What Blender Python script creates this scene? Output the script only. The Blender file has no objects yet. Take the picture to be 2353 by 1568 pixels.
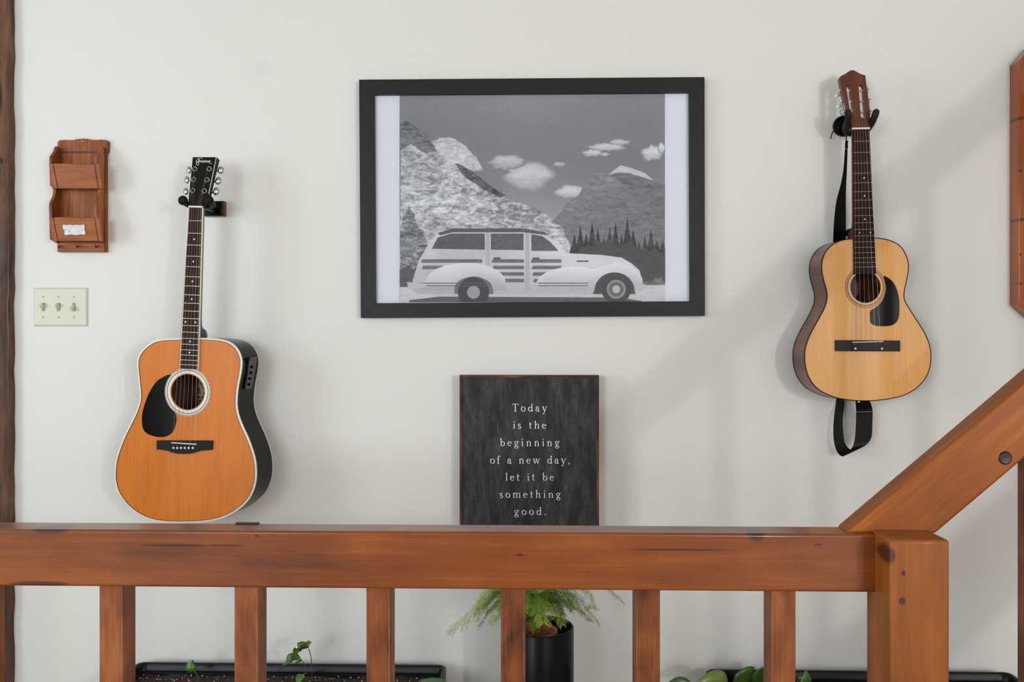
import bpy, bmesh, math, random
from mathutils import Vector, Matrix
R = math.radians
random.seed(7)
C = bpy.context.scene.collection
SC = bpy.context.scene

# ------------------------------------------------------------------ camera
F, CX, CY = 2000.0, 1176.5, 784.0          # focal length and centre, for a 2353 x 1568 frame
CAMZ, YAW = 1.12, R(1.5)
WALL = 2.564                               # distance of the white wall
cam = bpy.data.cameras.new('camera'); camo = bpy.data.objects.new('camera', cam); C.objects.link(camo)
cam.sensor_width = 36.0; cam.lens = 36.0 * F / 2353.0; cam.clip_start = 0.02
camo.location = (0, 0, CAMZ); camo.rotation_euler = (R(90), 0, YAW)
SC.camera = camo

# ------------------------------------------------------------------ world, lights, exposure
w = bpy.data.worlds.new('world'); SC.world = w; w.use_nodes = True
w.node_tree.nodes['Background'].inputs[0].default_value = (0.75, 0.86, 1.0, 1)
w.node_tree.nodes['Background'].inputs[1].default_value = 0.6
SC.view_settings.view_transform = 'Standard'; SC.view_settings.look = 'None'
SC.view_settings.exposure = 0.13; SC.view_settings.gamma = 1.0; SC.view_settings.use_curve_mapping = False

def area(name, loc, aim, sx, sy, power, col):
    l = bpy.data.lights.new(name, 'AREA'); l.shape = 'RECTANGLE'; l.size = sx; l.size_y = sy
    l.energy = power; l.color = col
    o = bpy.data.objects.new(name, l); C.objects.link(o); o.location = loc
    o.rotation_euler = (Vector(aim) - Vector(loc)).to_track_quat('-Z', 'Y').to_euler()
    return o
# daylight standing in the window openings of the left and rear walls (the rear left one is added fill), and the lamps of the room
area('daylight_left_window', (-2.985, 0.75, 1.5), (0, 0.75, 1.5), 1.1, 1.2, 25, (0.88, 0.965, 1.0))
area('daylight_rear_window', (2.35, -2.585, 1.4), (2.35, 2, 1.4), 1.2, 1.3, 46, (0.88, 0.965, 1.0))
area('rear_left_fill', (-2.1, -2.585, 1.4), (-2.1, 2, 1.4), 1.3, 1.3, 60, (0.88, 0.965, 1.0))  # fill added to even out the lower wall, in an invented opening
def point(name, loc, power, col, rad):
    l = bpy.data.lights.new(name, 'POINT'); l.energy = power; l.color = col; l.shadow_soft_size = rad
    o = bpy.data.objects.new(name, l); C.objects.link(o); o.location = loc
point('standing_lamp_bulb', (2.05, -1.5, 1.38), 62, (1.0, 0.945, 0.92), 0.06)

# ------------------------------------------------------------------ helpers
FWD = Vector((-math.sin(YAW), math.cos(YAW), 0)); RGT = Vector((math.cos(YAW), math.sin(YAW), 0)); UP = Vector((0, 0, 1))
EYE = Vector((0, 0, CAMZ))
def ray(px, py): return FWD + RGT * ((px - CX) / F) + UP * ((CY - py) / F)
def at(px, py, Y):
    d = ray(px, py); return EYE + d * (Y / d.y)
def frame(origin, yaw=0.0, roll=0.0, pitch=0.0):
    """upright frame: x to the right, y up, z out of the wall towards the room"""
    base = Matrix(((1, 0, 0), (0, 0, -1), (0, 1, 0))).to_4x4()
    return Matrix.Translation(origin) @ Matrix.Rotation(yaw, 4, 'Z') @ base @ Matrix.Rotation(roll, 4, 'Z') @ Matrix.Rotation(pitch, 4, 'X')
def onplane(M, px, py, z=0.0):
    """where the sight line meets plane z of frame M, in M's own metres"""
    Mi = M.inverted(); o = Mi @ EYE; d = Mi.to_3x3() @ ray(px, py)
    t = (z - o.z) / d.z; p = o + d * t
    return Vector((p.x, p.y))

def lin(c):
    c = c / 255.0
    return c / 12.92 if c <= 0.04045 else ((c + 0.055) / 1.055) ** 2.4
def rgb(r, g, b): return (lin(r), lin(g), lin(b), 1.0)

class B:
    def __init__(s): s.v = []; s.f = []; s.c = None
    def add(s, vs, fs):
        n = len(s.v); s.v += [tuple(v) for v in vs]; s.f += [tuple(i + n for i in f) for f in fs]; return s
    def box(s, lo, hi, M=None):
        x0, y0, z0 = lo; x1, y1, z1 = hi
        vs = [Vector(p) for p in ((x0,y0,z0),(x1,y0,z0),(x1,y1,z0),(x0,y1,z0),(x0,y0,z1),(x1,y0,z1),(x1,y1,z1),(x0,y1,z1))]
        if M: vs = [M @ v for v in vs]
        return s.add(vs, [(0,3,2,1),(4,5,6,7),(0,1,5,4),(1,2,6,5),(2,3,7,6),(3,0,4,7)])
    def prism(s, poly, z0, z1, M=None):
        n = len(poly); a = sum(poly[i][0]*poly[(i+1)%n][1]-poly[(i+1)%n][0]*poly[i][1] for i in range(n))
        if a < 0: poly = list(reversed(poly))
        vs = [Vector((p[0], p[1], z0)) for p in poly] + [Vector((p[0], p[1], z1)) for p in poly]
        if M: vs = [M @ v for v in vs]
        return s.add(vs, [tuple(range(n-1, -1, -1)), tuple(range(n, 2*n))] + [(i, (i+1)%n, n+(i+1)%n, n+i) for i in range(n)])
    def tube(s, path, rad, n=8, cap=True, closed=False, flat=None):
        path = [Vector(p) for p in path]; m = len(path)
        if not isinstance(rad, (list, tuple)): rad = [rad] * m
        ref = None; rings = []
        for i in range(m):
            a = path[(i-1) % m] if (closed or i > 0) else path[i]; b = path[(i+1) % m] if (closed or i < m-1) else path[i]
            t = (b - a).normalized()
            if ref is None: ref = t.orthogonal().normalized()
            ref = (ref - t * ref.dot(t))
            ref = ref.normalized() if ref.length > 1e-6 else t.orthogonal().normalized()
            q = t.cross(ref); rings.append([path[i] + (ref*math.cos(k*2*math.pi/n) + q*math.sin(k*2*math.pi/n)) * rad[i] for k in range(n)])
        vs = [v for r in rings for v in r]; fs = []
        for i in range(m if closed else m-1):
            j = (i+1) % m
            for k in range(n): fs.append((i*n+k, i*n+(k+1)%n, j*n+(k+1)%n, j*n+k))
        if cap and not closed: fs += [tuple(range(n-1,-1,-1)), tuple((m-1)*n+k for k in range(n))]
        return s.add(vs, fs)
    def lathe(s, prof, n=32, M=None, closed=False):
        vs = []
        for r, z in prof:
            for k in range(n):
                v = Vector((r*math.cos(k*2*math.pi/n), r*math.sin(k*2*math.pi/n), z)); vs.append(M @ v if M else v)
        fs = []; m = len(prof)
        for i in range(m if closed else m-1):
            j = (i+1) % m
            for k in range(n): fs.append((i*n+k, i*n+(k+1)%n, j*n+(k+1)%n, j*n+k))
        if not closed:
            fs += [tuple(range(n-1,-1,-1)), tuple((m-1)*n+k for k in range(n))]
        return s.add(vs, fs)
    def ball(s, c, r, M=None, n=12, m=8):
        rx, ry, rz = r if isinstance(r, (tuple, list)) else (r, r, r)
        prof = []; vs = []
        for i in range(m+1):
            a = -math.pi/2 + math.pi*i/m
            for k in range(n):
                v = Vector((c[0]+rx*max(math.cos(a),0.02)*math.cos(k*2*math.pi/n), c[1]+ry*max(math.cos(a),0.02)*math.sin(k*2*math.pi/n), c[2]+rz*math.sin(a)))
                vs.append(M @ v if M else v)
        fs = [(i*n+k, i*n+(k+1)%n, (i+1)*n+(k+1)%n, (i+1)*n+k) for i in range(m) for k in range(n)]
        fs += [tuple(range(n-1,-1,-1)), tuple(m*n+k for k in range(n))]
        return s.add(vs, fs)
    def ribbon(s, path, wid, nrm_t):
        """flat band: path points, half-width vectors, thickness"""
        path = [Vector(p) for p in path]; wid = [Vector(p) for p in wid]; vs = []; m = len(path)
        for i in range(m):
            t = (path[min(i+1,m-1)] - path[max(i-1,0)]).normalized(); q = t.cross(wid[i]).normalized() * nrm_t * 0.5
            vs += [path[i]-wid[i]-q, path[i]+wid[i]-q, path[i]+wid[i]+q, path[i]-wid[i]+q]
        fs = [(i*4+k, i*4+(k+1)%4, i*4+4+(k+1)%4, i*4+4+k) for i in range(m-1) for k in range(4)]
        fs += [(3,2,1,0), tuple((m-1)*4+k for k in range(4))]
        return s.add(vs, fs)
    def build(s, name, mat, parent=None, smooth=None, bevel=0, seg=2):
        me = bpy.data.meshes.new(name); me.from_pydata(s.v, [], s.f); me.materials.append(mat)
        bm = bmesh.new(); bm.from_mesh(me); bmesh.ops.recalc_face_normals(bm, faces=bm.faces); bm.to_mesh(me); bm.free()
        return finish(name, me, parent, smooth, bevel, seg)
def finish(name, me, parent=None, smooth=None, bevel=0, seg=2):
    if smooth is not None:
        me.polygons.foreach_set('use_smooth', [True]*len(me.polygons)); me.set_sharp_from_angle(angle=R(smooth))
    o = bpy.data.objects.new(name, me); C.objects.link(o)
    if parent: o.parent = parent
    if bevel:
        b = o.modifiers.new('bevel', 'BEVEL'); b.width = bevel; b.segments = seg; b.limit_method = 'ANGLE'; b.angle_limit = R(40)
        me.polygons.foreach_set('use_smooth', [True]*len(me.polygons)); me.set_sharp_from_angle(angle=R(35)); b.harden_normals = False
    return o
def plate(name, loops, z0, z1, mat, parent, M=None, bevel=0, smooth=None):
    """a board with holes: first loop is the outline, the others are holes"""
    bm = bmesh.new(); es = []
    for lp in loops:
        vs = [bm.verts.new((p[0], p[1], z1)) for p in lp]
        es += [bm.edges.new((vs[i], vs[(i+1) % len(vs)])) for i in range(len(vs))]
    bmesh.ops.triangle_fill(bm, use_beauty=True, use_dissolve=False, edges=es, normal=(0, 0, 1))
    top = list(bm.faces)
    r = bmesh.ops.extrude_face_region(bm, geom=top)
    nv = [g for g in r['geom'] if isinstance(g, bmesh.types.BMVert)]
    for v in nv: v.co.z = z0
    for f in top:
        if not f.is_valid: continue
    bmesh.ops.recalc_face_normals(bm, faces=bm.faces)
    if M is not None: bmesh.ops.transform(bm, matrix=M, verts=bm.verts)
    me = bpy.data.meshes.new(name); bm.to_mesh(me); bm.free(); me.materials.append(mat)
    return finish(name, me, parent, smooth, bevel)
def thing(name, label, cat, M=None, group=None):
    o = bpy.data.objects.new(name, None); C.objects.link(o); o.empty_display_size = 0.05
    if M is not None: o.matrix_world = M
    o['label'] = label; o['category'] = cat
    if group: o['group'] = group
    return o
def tag(o, label, cat, group=None):
    o['label'] = label; o['category'] = cat
    if group: o['group'] = group
    return o
def struct(o): o['kind'] = 'structure'; return o
def crom(pts, per=5, closed=True):
    pts = [Vector(p) for p in pts]; n = len(pts); out = []
    for i in range(n if closed else n-1):
        p0 = pts[(i-1) % n] if closed or i > 0 else pts[i]; p1 = pts[i]; p2 = pts[(i+1) % n]
        p3 = pts[(i+2) % n] if closed or i < n-2 else p2
        for k in range(per):
            t = k/per
            out.append(0.5*((2*p1) + (p2-p0)*t + (2*p0-5*p1+4*p2-p3)*t*t + (3*p1-p0-3*p2+p3)*t*t*t))
    if not closed: out.append(pts[-1])
    return out
def circle(c, r, n=48): return [Vector((c[0]+r*math.cos(k*2*math.pi/n), c[1]+r*math.sin(k*2*math.pi/n))) for k in range(n)]
def inset(poly, d):
    """move a closed outline inwards by d"""
    n = len(poly); a = sum(poly[i].x*poly[(i+1)%n].y-poly[(i+1)%n].x*poly[i].y for i in range(n)); sg = 1 if a > 0 else -1
    out = []
    for i in range(n):
        t = (poly[(i+1)%n]-poly[i-1]).normalized(); out.append(poly[i] + Vector((-t.y, t.x))*d*sg)
    return out

# ------------------------------------------------------------------ materials
def newmat(name):
    m = bpy.data.materials.new(name); m.use_nodes = True; nt = m.node_tree
    return m, nt, nt.nodes['Principled BSDF']
def plain(name, col, rough=0.5, metal=0.0, spec=0.5, coat=0.0, noise=0.0, nscale=40, bump=0.0, sub=0.0):
    m, nt, p = newmat(name)
    p.inputs['Base Color'].default_value = col; p.inputs['Roughness'].default_value = rough
    p.inputs['Metallic'].default_value = metal; p.inputs['Specular IOR Level'].default_value = spec
    p.inputs['Coat Weight'].default_value = coat; p.inputs['Coat Roughness'].default_value = 0.08
    if noise or bump:
        tc = nt.nodes.new('ShaderNodeTexCoord'); n = nt.nodes.new('ShaderNodeTexNoise'); n.inputs['Scale'].default_value = nscale
        n.inputs['Detail'].default_value = 4
        nt.links.new(tc.outputs['Object'], n.inputs['Vector'])
        if noise:
            mx = nt.nodes.new('ShaderNodeMix'); mx.data_type = 'RGBA'
            mx.inputs['A'].default_value = tuple(c*(1-noise) for c in col[:3])+(1,)
            mx.inputs['B'].default_value = tuple(min(1, c*(1+noise)) for c in col[:3])+(1,)
            nt.links.new(n.outputs['Fac'], mx.inputs['Factor']); nt.links.new(mx.outputs['Result'], p.inputs['Base Color'])
        if bump:
            bp = nt.nodes.new('ShaderNodeBump'); bp.inputs['Strength'].default_value = bump; bp.inputs['Distance'].default_value = 0.002
            nt.links.new(n.outputs['Fac'], bp.inputs['Height']); nt.links.new(bp.outputs['Normal'], p.inputs['Normal'])
    return m
def wood(name, cols, axis='X', scale=1.0, rough=0.4, coat=0.0, knots=(), knotcol=None, rot=None, blotch=0.5, fine=0.35, bump=0.15, stretch=14, rnd=True, coat_rough=0.12, spec=0.3):
    """stained timber: streaks run along `axis` of the object; knots are (centre, radii)"""
    m, nt, p = newmat(name); N = nt.nodes.new; L = nt.links.new
    tc = N('ShaderNodeTexCoord'); vec = tc.outputs['Object']
    if rot is not None:
        mr = N('ShaderNodeMapping'); mr.inputs['Rotation'].default_value = rot; L(vec, mr.inputs['Vector']); vec = mr.outputs['Vector']
    base = vec
    if rnd:
        oi = N('ShaderNodeObjectInfo'); ad = N('ShaderNodeVectorMath'); ad.operation = 'ADD'
        ml = N('ShaderNodeMath'); ml.operation = 'MULTIPLY'; ml.inputs[1].default_value = 37.0
        L(oi.outputs['Random'], ml.inputs[0]); L(vec, ad.inputs[0]); L(ml.outputs[0], ad.inputs[1]); vec = ad.outputs[0]
    def noise(sc, st, detail=5, dist=0.6):
        mp = N('ShaderNodeMapping'); s = [sc*st]*3; s['XYZ'.index(axis)] = sc; mp.inputs['Scale'].default_value = s
        L(vec, mp.inputs['Vector']); n = N('ShaderNodeTexNoise'); n.inputs['Scale'].default_value = 1.0
        n.inputs['Detail'].default_value = detail; n.inputs['Distortion'].default_value = dist; n.inputs['Roughness'].default_value = 0.6
        L(mp.outputs['Vector'], n.inputs['Vector']); return n.outputs['Fac']
    g1 = noise(2.2*scale, stretch, 5, 0.9); g2 = noise(5*scale, stretch*5, 4, 0.2); g3 = noise(3.0*scale, 3, 3, 0.3)
    def mth(op, a, b):
        n = N('ShaderNodeMath'); n.operation = op
        for i, q in enumerate((a, b)):
            if isinstance(q, (int, float)): n.inputs[i].default_value = q
            else: L(q, n.inputs[i])
        return n.outputs[0]
    v = mth('ADD', mth('MULTIPLY', g1, 1-fine), mth('MULTIPLY', g2, fine))
    v = mth('ADD', mth('MULTIPLY', v, 1-blotch*0.6), mth('MULTIPLY', g3, blotch*0.6))
    rp = N('ShaderNodeValToRGB'); L(v, rp.inputs['Fac']); cr = rp.color_ramp
    cr.elements[0].position = 0.37; cr.elements[0].color = cols[0]; cr.elements[1].position = 0.64; cr.elements[1].color = cols[-1]
    for i, c in enumerate(cols[1:-1]):
        e = cr.elements.new(0.37 + 0.27*(i+1)/(len(cols)-1)); e.color = c
    col = rp.outputs['Color']
    for (kc, kr) in knots:
        sb = N('ShaderNodeVectorMath'); sb.operation = 'SUBTRACT'; L(base, sb.inputs[0]); sb.inputs[1].default_value = kc
        dv = N('ShaderNodeVectorMath'); dv.operation = 'DIVIDE'; L(sb.outputs[0], dv.inputs[0]); dv.inputs[1].default_value = kr
        ln = N('ShaderNodeVectorMath'); ln.operation = 'LENGTH'; L(dv.outputs[0], ln.inputs[0])
        d = mth('ADD', ln.outputs['Value'], mth('MULTIPLY', mth('SUBTRACT', g1, 0.5), 0.5))
        mr_ = N('ShaderNodeMapRange'); L(d, mr_.inputs['Value']); mr_.inputs['From Min'].default_value = 0.7; mr_.inputs['From Max'].default_value = 1.25
        mr_.inputs['To Min'].default_value = 0.85; mr_.inputs['To Max'].default_value = 0.0; mr_.interpolation_type = 'SMOOTHSTEP'
        mx = N('ShaderNodeMix'); mx.data_type = 'RGBA'; L(mr_.outputs[0], mx.inputs['Factor']); L(col, mx.inputs['A'])
        mx.inputs['B'].default_value = knotcol or tuple(c*0.3 for c in cols[0][:3])+(1,)
        col = mx.outputs['Result']
    L(col, p.inputs['Base Color'])
    p.inputs['Roughness'].default_value = rough; p.inputs['Coat Weight'].default_value = coat; p.inputs['Coat Roughness'].default_value = coat_rough; p.inputs['Specular IOR Level'].default_value = spec
    bp = N('ShaderNodeBump'); bp.inputs['Strength'].default_value = bump; bp.inputs['Distance'].default_value = 0.002
    L(v, bp.inputs['Height']); L(bp.outputs['Normal'], p.inputs['Normal'])
    return m

WHITE_PAINT = None
def wallmat():
    m, nt, p = newmat('white_wall_paint'); N = nt.nodes.new; L = nt.links.new
    tc = N('ShaderNodeTexCoord'); n = N('ShaderNodeTexNoise'); n.inputs['Scale'].default_value = 220; n.inputs['Detail'].default_value = 3
    L(tc.outputs['Object'], n.inputs['Vector'])
    bp = N('ShaderNodeBump'); bp.inputs['Strength'].default_value = 0.06; bp.inputs['Distance'].default_value = 0.001
    L(n.outputs['Fac'], bp.inputs['Height']); L(bp.outputs['Normal'], p.inputs['Normal'])
    n2 = N('ShaderNodeTexNoise'); n2.inputs['Scale'].default_value = 1.6; n2.inputs['Detail'].default_value = 2; L(tc.outputs['Object'], n2.inputs['Vector'])
    mx = N('ShaderNodeMix'); mx.data_type = 'RGBA'; mx.inputs['A'].default_value = rgb(228, 227, 224); mx.inputs['B'].default_value = rgb(232, 230, 227)
    L(n2.outputs['Fac'], mx.inputs['Factor'])
    # the round touch-up of paint above the left guitar
    q = at(605, 158, WALL); sb = N('ShaderNodeVectorMath'); sb.operation = 'DISTANCE'; L(tc.outputs['Object'], sb.inputs[0]); sb.inputs[1].default_value = q
    mr = N('ShaderNodeMapRange'); L(sb.outputs['Value'], mr.inputs['Value']); mr.inputs['From Min'].default_value = 0.021; mr.inputs['From Max'].default_value = 0.028
    mr.inputs['To Min'].default_value = 0.6; mr.inputs['To Max'].default_value = 0
    mx2 = N('ShaderNodeMix'); mx2.data_type = 'RGBA'; L(mr.outputs[0], mx2.inputs['Factor']); L(mx.outputs['Result'], mx2.inputs['A']); mx2.inputs['B'].default_value = rgb(221, 221, 219)
    L(mx2.outputs['Result'], p.inputs['Base Color']); p.inputs['Roughness'].default_value = 0.75
    return m
M_WALL = wallmat()
M_CEIL = plain('ceiling_paint', rgb(168, 165, 160), 0.85)
M_BLACKGLOSS = plain('black_gloss', rgb(8, 8, 9), 0.2, spec=0.1)
M_BLACK = plain('black_satin', rgb(12, 12, 13), 0.4, spec=0.25)
M_RUBBER = plain('black_rubber', rgb(14, 13, 14), 0.65, spec=0.25)
M_CHROME = plain('chrome', rgb(225, 225, 228), 0.16, metal=1.0)
M_IVORY = plain('ivory_plastic', rgb(232, 228, 214), 0.35)
M_BRASSY = plain('fret_wire', rgb(200, 190, 172), 0.3, metal=0.8)
M_STRING = plain('steel_string', rgb(176, 172, 166), 0.4, metal=0.8)
M_BRONZE = plain('bronze_string', rgb(138, 118, 100), 0.5, metal=0.6)
M_PEARL = plain('pearl_dot', rgb(236, 234, 228), 0.3)

# ------------------------------------------------------------------ the room
X0, X1, Y0, ZC = -3.0, 3.3, -2.6, 2.95
TH = 0.12
struct(B().box((X0-TH, WALL, 0), (X1+TH, WALL+TH, ZC)).build('wall_back', M_WALL))
struct(B().box((X1, Y0, 0), (X1+TH, WALL, ZC)).build('wall_right', M_WALL))
# left wall with the window opening
b = B(); b.box((X0-TH, Y0, 0), (X0, 0.15, ZC)); b.box((X0-TH, 1.35, 0), (X0, WALL, ZC)); b.box((X0-TH, 0.15, 0), (X0, 1.35, 0.85)); b.box((X0-TH, 0.15, 2.15), (X0, 1.35, ZC))
struct(b.build('wall_left', M_WALL))
b = B(); b.box((X0-TH, Y0-TH, 0), (-2.8, Y0, ZC)); b.box((-1.4, Y0-TH, 0), (1.7, Y0, ZC)); b.box((3.0, Y0-TH, 0), (X1+TH, Y0, ZC))
for (xa, xb) in ((1.7, 3.0), (-2.8, -1.4)): b.box((xa, Y0-TH, 0), (xb, Y0, 0.7)); b.box((xa, Y0-TH, 2.1), (xb, Y0, ZC))
struct(b.build('wall_rear', M_WALL))
struct(B().box((X0-TH, Y0-TH, ZC), (X1+TH, WALL+TH, ZC+0.1)).build('ceiling', M_CEIL))
M_FLOOR = wood('floor_planks', [rgb(150, 132, 114), rgb(172, 154, 136), rgb(188, 172, 154)], 'X', 0.8, 0.35)
struct(B().box((X0-TH, Y0-TH, -0.1), (X1+TH, WALL+TH, 0)).build('floor', M_FLOOR))
M_DARKTIMBER = wood('rough_dark_timber', [rgb(34, 22, 18), rgb(92, 60, 44), rgb(134, 92, 66)], 'Z', 1.3, 0.5, 0.1, blotch=0.8, bump=0.5, stretch=9, rnd=False,
                    knots=[(tuple(at(16, 232, WALL)), (0.012, 0.06, 0.07)), (tuple(at(20, 375, WALL)), (0.006, 0.06, 0.012)), (tuple(at(8, 60, WALL)), (0.006, 0.06, 0.12))])
def wframe(name, lo, hi, t, axis):
    b = B(); x0, y0, z0 = lo; x1, y1, z1 = hi
    b.box((x0, y0, z0), (x1, y1, z0+t)); b.box((x0, y0, z1-t), (x1, y1, z1))
    if axis == 'Y':
        b.box((x0, y0, z0), (x1, y0+t, z1)); b.box((x0, y1-t, z0), (x1, y1, z1)); b.box((x0, (y0+y1)/2-t/3, z0), (x1, (y0+y1)/2+t/3, z1))
    else:
        b.box((x0, y0, z0), (x0+t, y1, z1)); b.box((x1-t, y0, z0), (x1, y1, z1))
        for k in (1, 2): xm = x0+(x1-x0)*k/3; b.box((xm-t/3, y0, z0), (xm+t/3, y1, z1))
    return struct(b.build(name, M_DARKTIMBER))
wframe('window_1', (X0-0.09, 0.15, 0.85), (X0-0.04, 1.35, 2.15), 0.06, 'Y')
wframe('window_2', (1.7, Y0-0.09, 0.7), (3.0, Y0-0.04, 2.1), 0.06, 'X')
wframe('added_fill_window', (-2.8, Y0-0.09, 0.7), (-1.4, Y0-0.04, 2.1), 0.06, 'X')  # unseen window, added to carry the fill for the lower wall
b = B(); b.box((X0, -0.30, 0), (X0+0.045, 0.14, ZC))
struct(b.build('added_dark_post', M_DARKTIMBER))  # unseen dark post, added to darken part of the orange guitar's reflection
# rough timber casing against the wall at the left
pa = onplane(frame((0, WALL, 0)), 33, 600)
e = at(33, 600, WALL).x
b = B()
prof = []
random.seed(3)
nz = 60
vs = []; fs = []
for i in range(nz+1):
    z = ZC*i/nz; j = random.uniform(-0.0015, 0.0015)
    for (x, y) in ((e-0.17, WALL), (e-0.17, WALL-0.035), (e-0.008+j, WALL-0.035), (e+j*1.6, WALL-0.029), (e+0.001+j*1.6, WALL)):
        vs.append((x, y, z))
for i in range(nz):
    for k in range(5): fs.append((i*5+k, i*5+(k+1)%5, i*5+5+(k+1)%5, i*5+5+k))
fs += [(4,3,2,1,0), tuple(nz*5+k for k in range(5))]
b.add(vs, fs); struct(b.build('trim_1', M_DARKTIMBER, smooth=40))

# ------------------------------------------------------------------ the railing
YR = 1.34
RO = Vector((at(2100, 1300, YR).x, YR, 0))
def kn(px, py, Y, rx, rz): return (tuple(at(px, py, Y) - RO), (rx, 0.04, rz))
RAILC = [rgb(84, 40, 11), rgb(118, 56, 13), rgb(134, 67, 17), rgb(158, 86, 26)]
M_RAIL = wood('stained_pine_rail', RAILC, 'X', 0.9, 0.42, 0.6, rnd=False, blotch=0.75, stretch=9, fine=0.35, coat_rough=0.15, knotcol=rgb(54, 26, 16),
              knots=[kn(1738, 1226, YR, 0.013, 0.012), kn(115, 1215, YR, 0.03, 0.008), kn(400, 1254, YR, 0.05, 0.0022), kn(1560, 1264, YR, 0.075, 0.0016), kn(90, 1342, YR, 0.05, 0.004),
                     kn(1195, 1276, YR, 0.006, 0.002), kn(590, 1232, YR, 0.004, 0.002), kn(1880, 1252, YR, 0.006, 0.0016), kn(520, 1254, YR, 0.03, 0.0016)])
M_NEWEL = wood('stained_pine_post', [rgb(100, 50, 12), rgb(130, 69, 18), rgb(148, 82, 24), rgb(172, 102, 36)], 'Z', 0.9, 0.45, 0.1, rnd=False, blotch=0.75, stretch=8, knotcol=rgb(54, 26, 16),
               knots=[kn(2028, 1272, 1.3, 0.014, 0.014), kn(2073, 1382, 1.285, 0.0048, 0.0055), kn(2076, 1318, 1.285, 0.003, 0.004)])
HS = math.atan(0.862)
M_HAND = wood('stained_pine_handrail', [rgb(98, 47, 11), rgb(132, 68, 17), rgb(148, 80, 22), rgb(176, 104, 34)], 'X', 0.9, 0.45, 0.06, spec=0.2, rnd=False, knotcol=rgb(54, 26, 16), knots=[], blotch=0.75, stretch=9, rot=(0, HS, 0))
b = B()
M_BAL = wood('stained_pine_baluster', [rgb(48, 25, 15), rgb(108, 56, 27), rgb(136, 74, 36), rgb(164, 98, 54)], 'Z', 1.5, 0.42, 0.15, rnd=True, blotch=0.9, stretch=7)
rail = thing('stair_railing', 'orange-brown stained pine railing with square balusters, newel post and sloping handrail', 'railing', Matrix.Translation(RO))
zt = at(1000, 1223, YR).z; zb = at(1000, 1355, YR).z
xl = -1.25; xn = at(2013, 1300, YR).x
o = B().box((xl-RO.x, 0, zb), (xn+0.01-RO.x, 0.056, zt)).build('top_rail', M_RAIL, rail, bevel=0.004, seg=3)
YN = 1.285
nx0, nx1 = at(2045, 1400, YN).x, at(2183, 1400, YN).x; nz = at(2100, 1241, YN).z
B().box((nx0-RO.x, YN-YR, 0), (nx1-RO.x, YN-YR+0.092, nz)).build('newel_post', M_NEWEL, rail, bevel=0.005, seg=3)
YB = 1.352
me = None
def bal(px_right, ztop, zbot, Y=YB, left=False):
    global me
    x = at(px_right, 1400, Y).x
    if left: x += 0.038
    if me is None:
        o = B().box((-0.038, 0, -1.0), (0, 0.046, 0)).build('baluster', M_BAL, rail, bevel=0.0025); me = o.data
    else:
        o = bpy.data.objects.new('baluster', me); C.objects.link(o); o.parent = rail
        md = o.modifiers.new('bevel', 'BEVEL'); md.width = 0.0025; md.segments = 2; md.limit_method = 'ANGLE'; md.angle_limit = R(40)
    o.location = (x-RO.x, Y-YR, ztop); o.scale = (1, 1, ztop-zbot)
for px in (-30, 282, 593, 897, 1207, 1517, 1829): bal(px+0, zb+0.006, 0.06)
B().box((xl-RO.x, 0.004, 0.03), (nx0+0.002-RO.x, 0.05, 0.095)).build('bottom_rail', M_RAIL, rail, bevel=0.004)
# sloping handrail, standing on the level rail and running up to the right
YH = 1.352
p0 = at(1945, 1224, YH); p1 = at(2150, 1224, YH); sl = 0.862
zz = zt - 0.001; xe = 2.5
def up(p, x): return zz + (x-p.x)*sl
poly = [(p0.x-RO.x, zz), (p1.x-RO.x, zz), (xe-RO.x, up(p1, xe)), (xe-RO.x, up(p0, xe))]
MH = Matrix(((1,0,0,0),(0,0,1,0),(0,1,0,0),(0,0,0,1)))
M_H = M_HAND
kq = [kn(2310, 1053, YH, 0.0105, 0.010), kn(2118, 1168, YH, 0.005, 0.003), kn(2113, 1182, YH, 0.003, 0.005), kn(2080, 1100, YH-0.0, 0.006, 0.003)]
b = B().prism(poly, YH-YR, YH-YR+0.048, MH); hr = b.build('handrail', M_HAND, rail, bevel=0.0045, seg=3)
for (c, r) in kq[:1]:
    B().lathe([(0.0006, -0.0012), (r[0]*0.8, -0.0016), (r[0], 0.0), (r[0], 0.004)], 24, Matrix.Translation((c[0], YH-YR, c[2])) @ Matrix.Rotation(R(-90), 4, 'X')).build('knot', plain('pine_knot', rgb(48, 20, 14), 0.3, spec=0.3, noise=0.4, nscale=300), hr, smooth=40)
for k in range(8):
    xb = at(2374, 1300, YH+0.002).x + 0.206*k
    if xb > 2.4: break
    zt_ = up(p1, xb) + 0.02; zb_ = max(0.0, up(p1, xb) - 0.80)
    o = bpy.data.objects.new('baluster', me); C.objects.link(o); o.parent = rail
    md = o.modifiers.new('bevel', 'BEVEL'); md.width = 0.0025; md.segments = 2; md.limit_method = 'ANGLE'; md.angle_limit = R(40)
    o.location = (xb+0.038-RO.x, YH+0.001-YR, zt_); o.scale = (1, 1, zt_-zb_)
xs = nx1 - 0.01
poly = [(xs-RO.x, 0.0), (xs+0.25-RO.x, 0.0), (xe-RO.x, up(p1, xe)-0.98), (xe-RO.x, up(p1, xe)-0.76), (xs-RO.x, max(0.05, up(p1, xs)-0.76))]
B().prism(poly, YH-YR-0.002, YH-YR+0.05, MH).build('stringer', M_HAND, rail, bevel=0.003)
# thin dark strip of wood lying along the back of the rail
q0 = at(541, 1200, YR+0.05); q1 = at(595, 1200, YR+0.05)
tag(B().box((q0.x, YR+0.047, zt), (q1.x, YR+0.056, zt+0.0022)).build('wood_strip', plain('dark_strip_wood', rgb(70, 42, 30), 0.5, noise=0.3), bevel=0.001),
    'thin dark brown strip lying on the top rail beside the orange guitar', 'strip')

# ------------------------------------------------------------------ guitars
def smoothloop(M, pts, per=4): return crom([onplane(M, *p) for p in pts], per)

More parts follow.
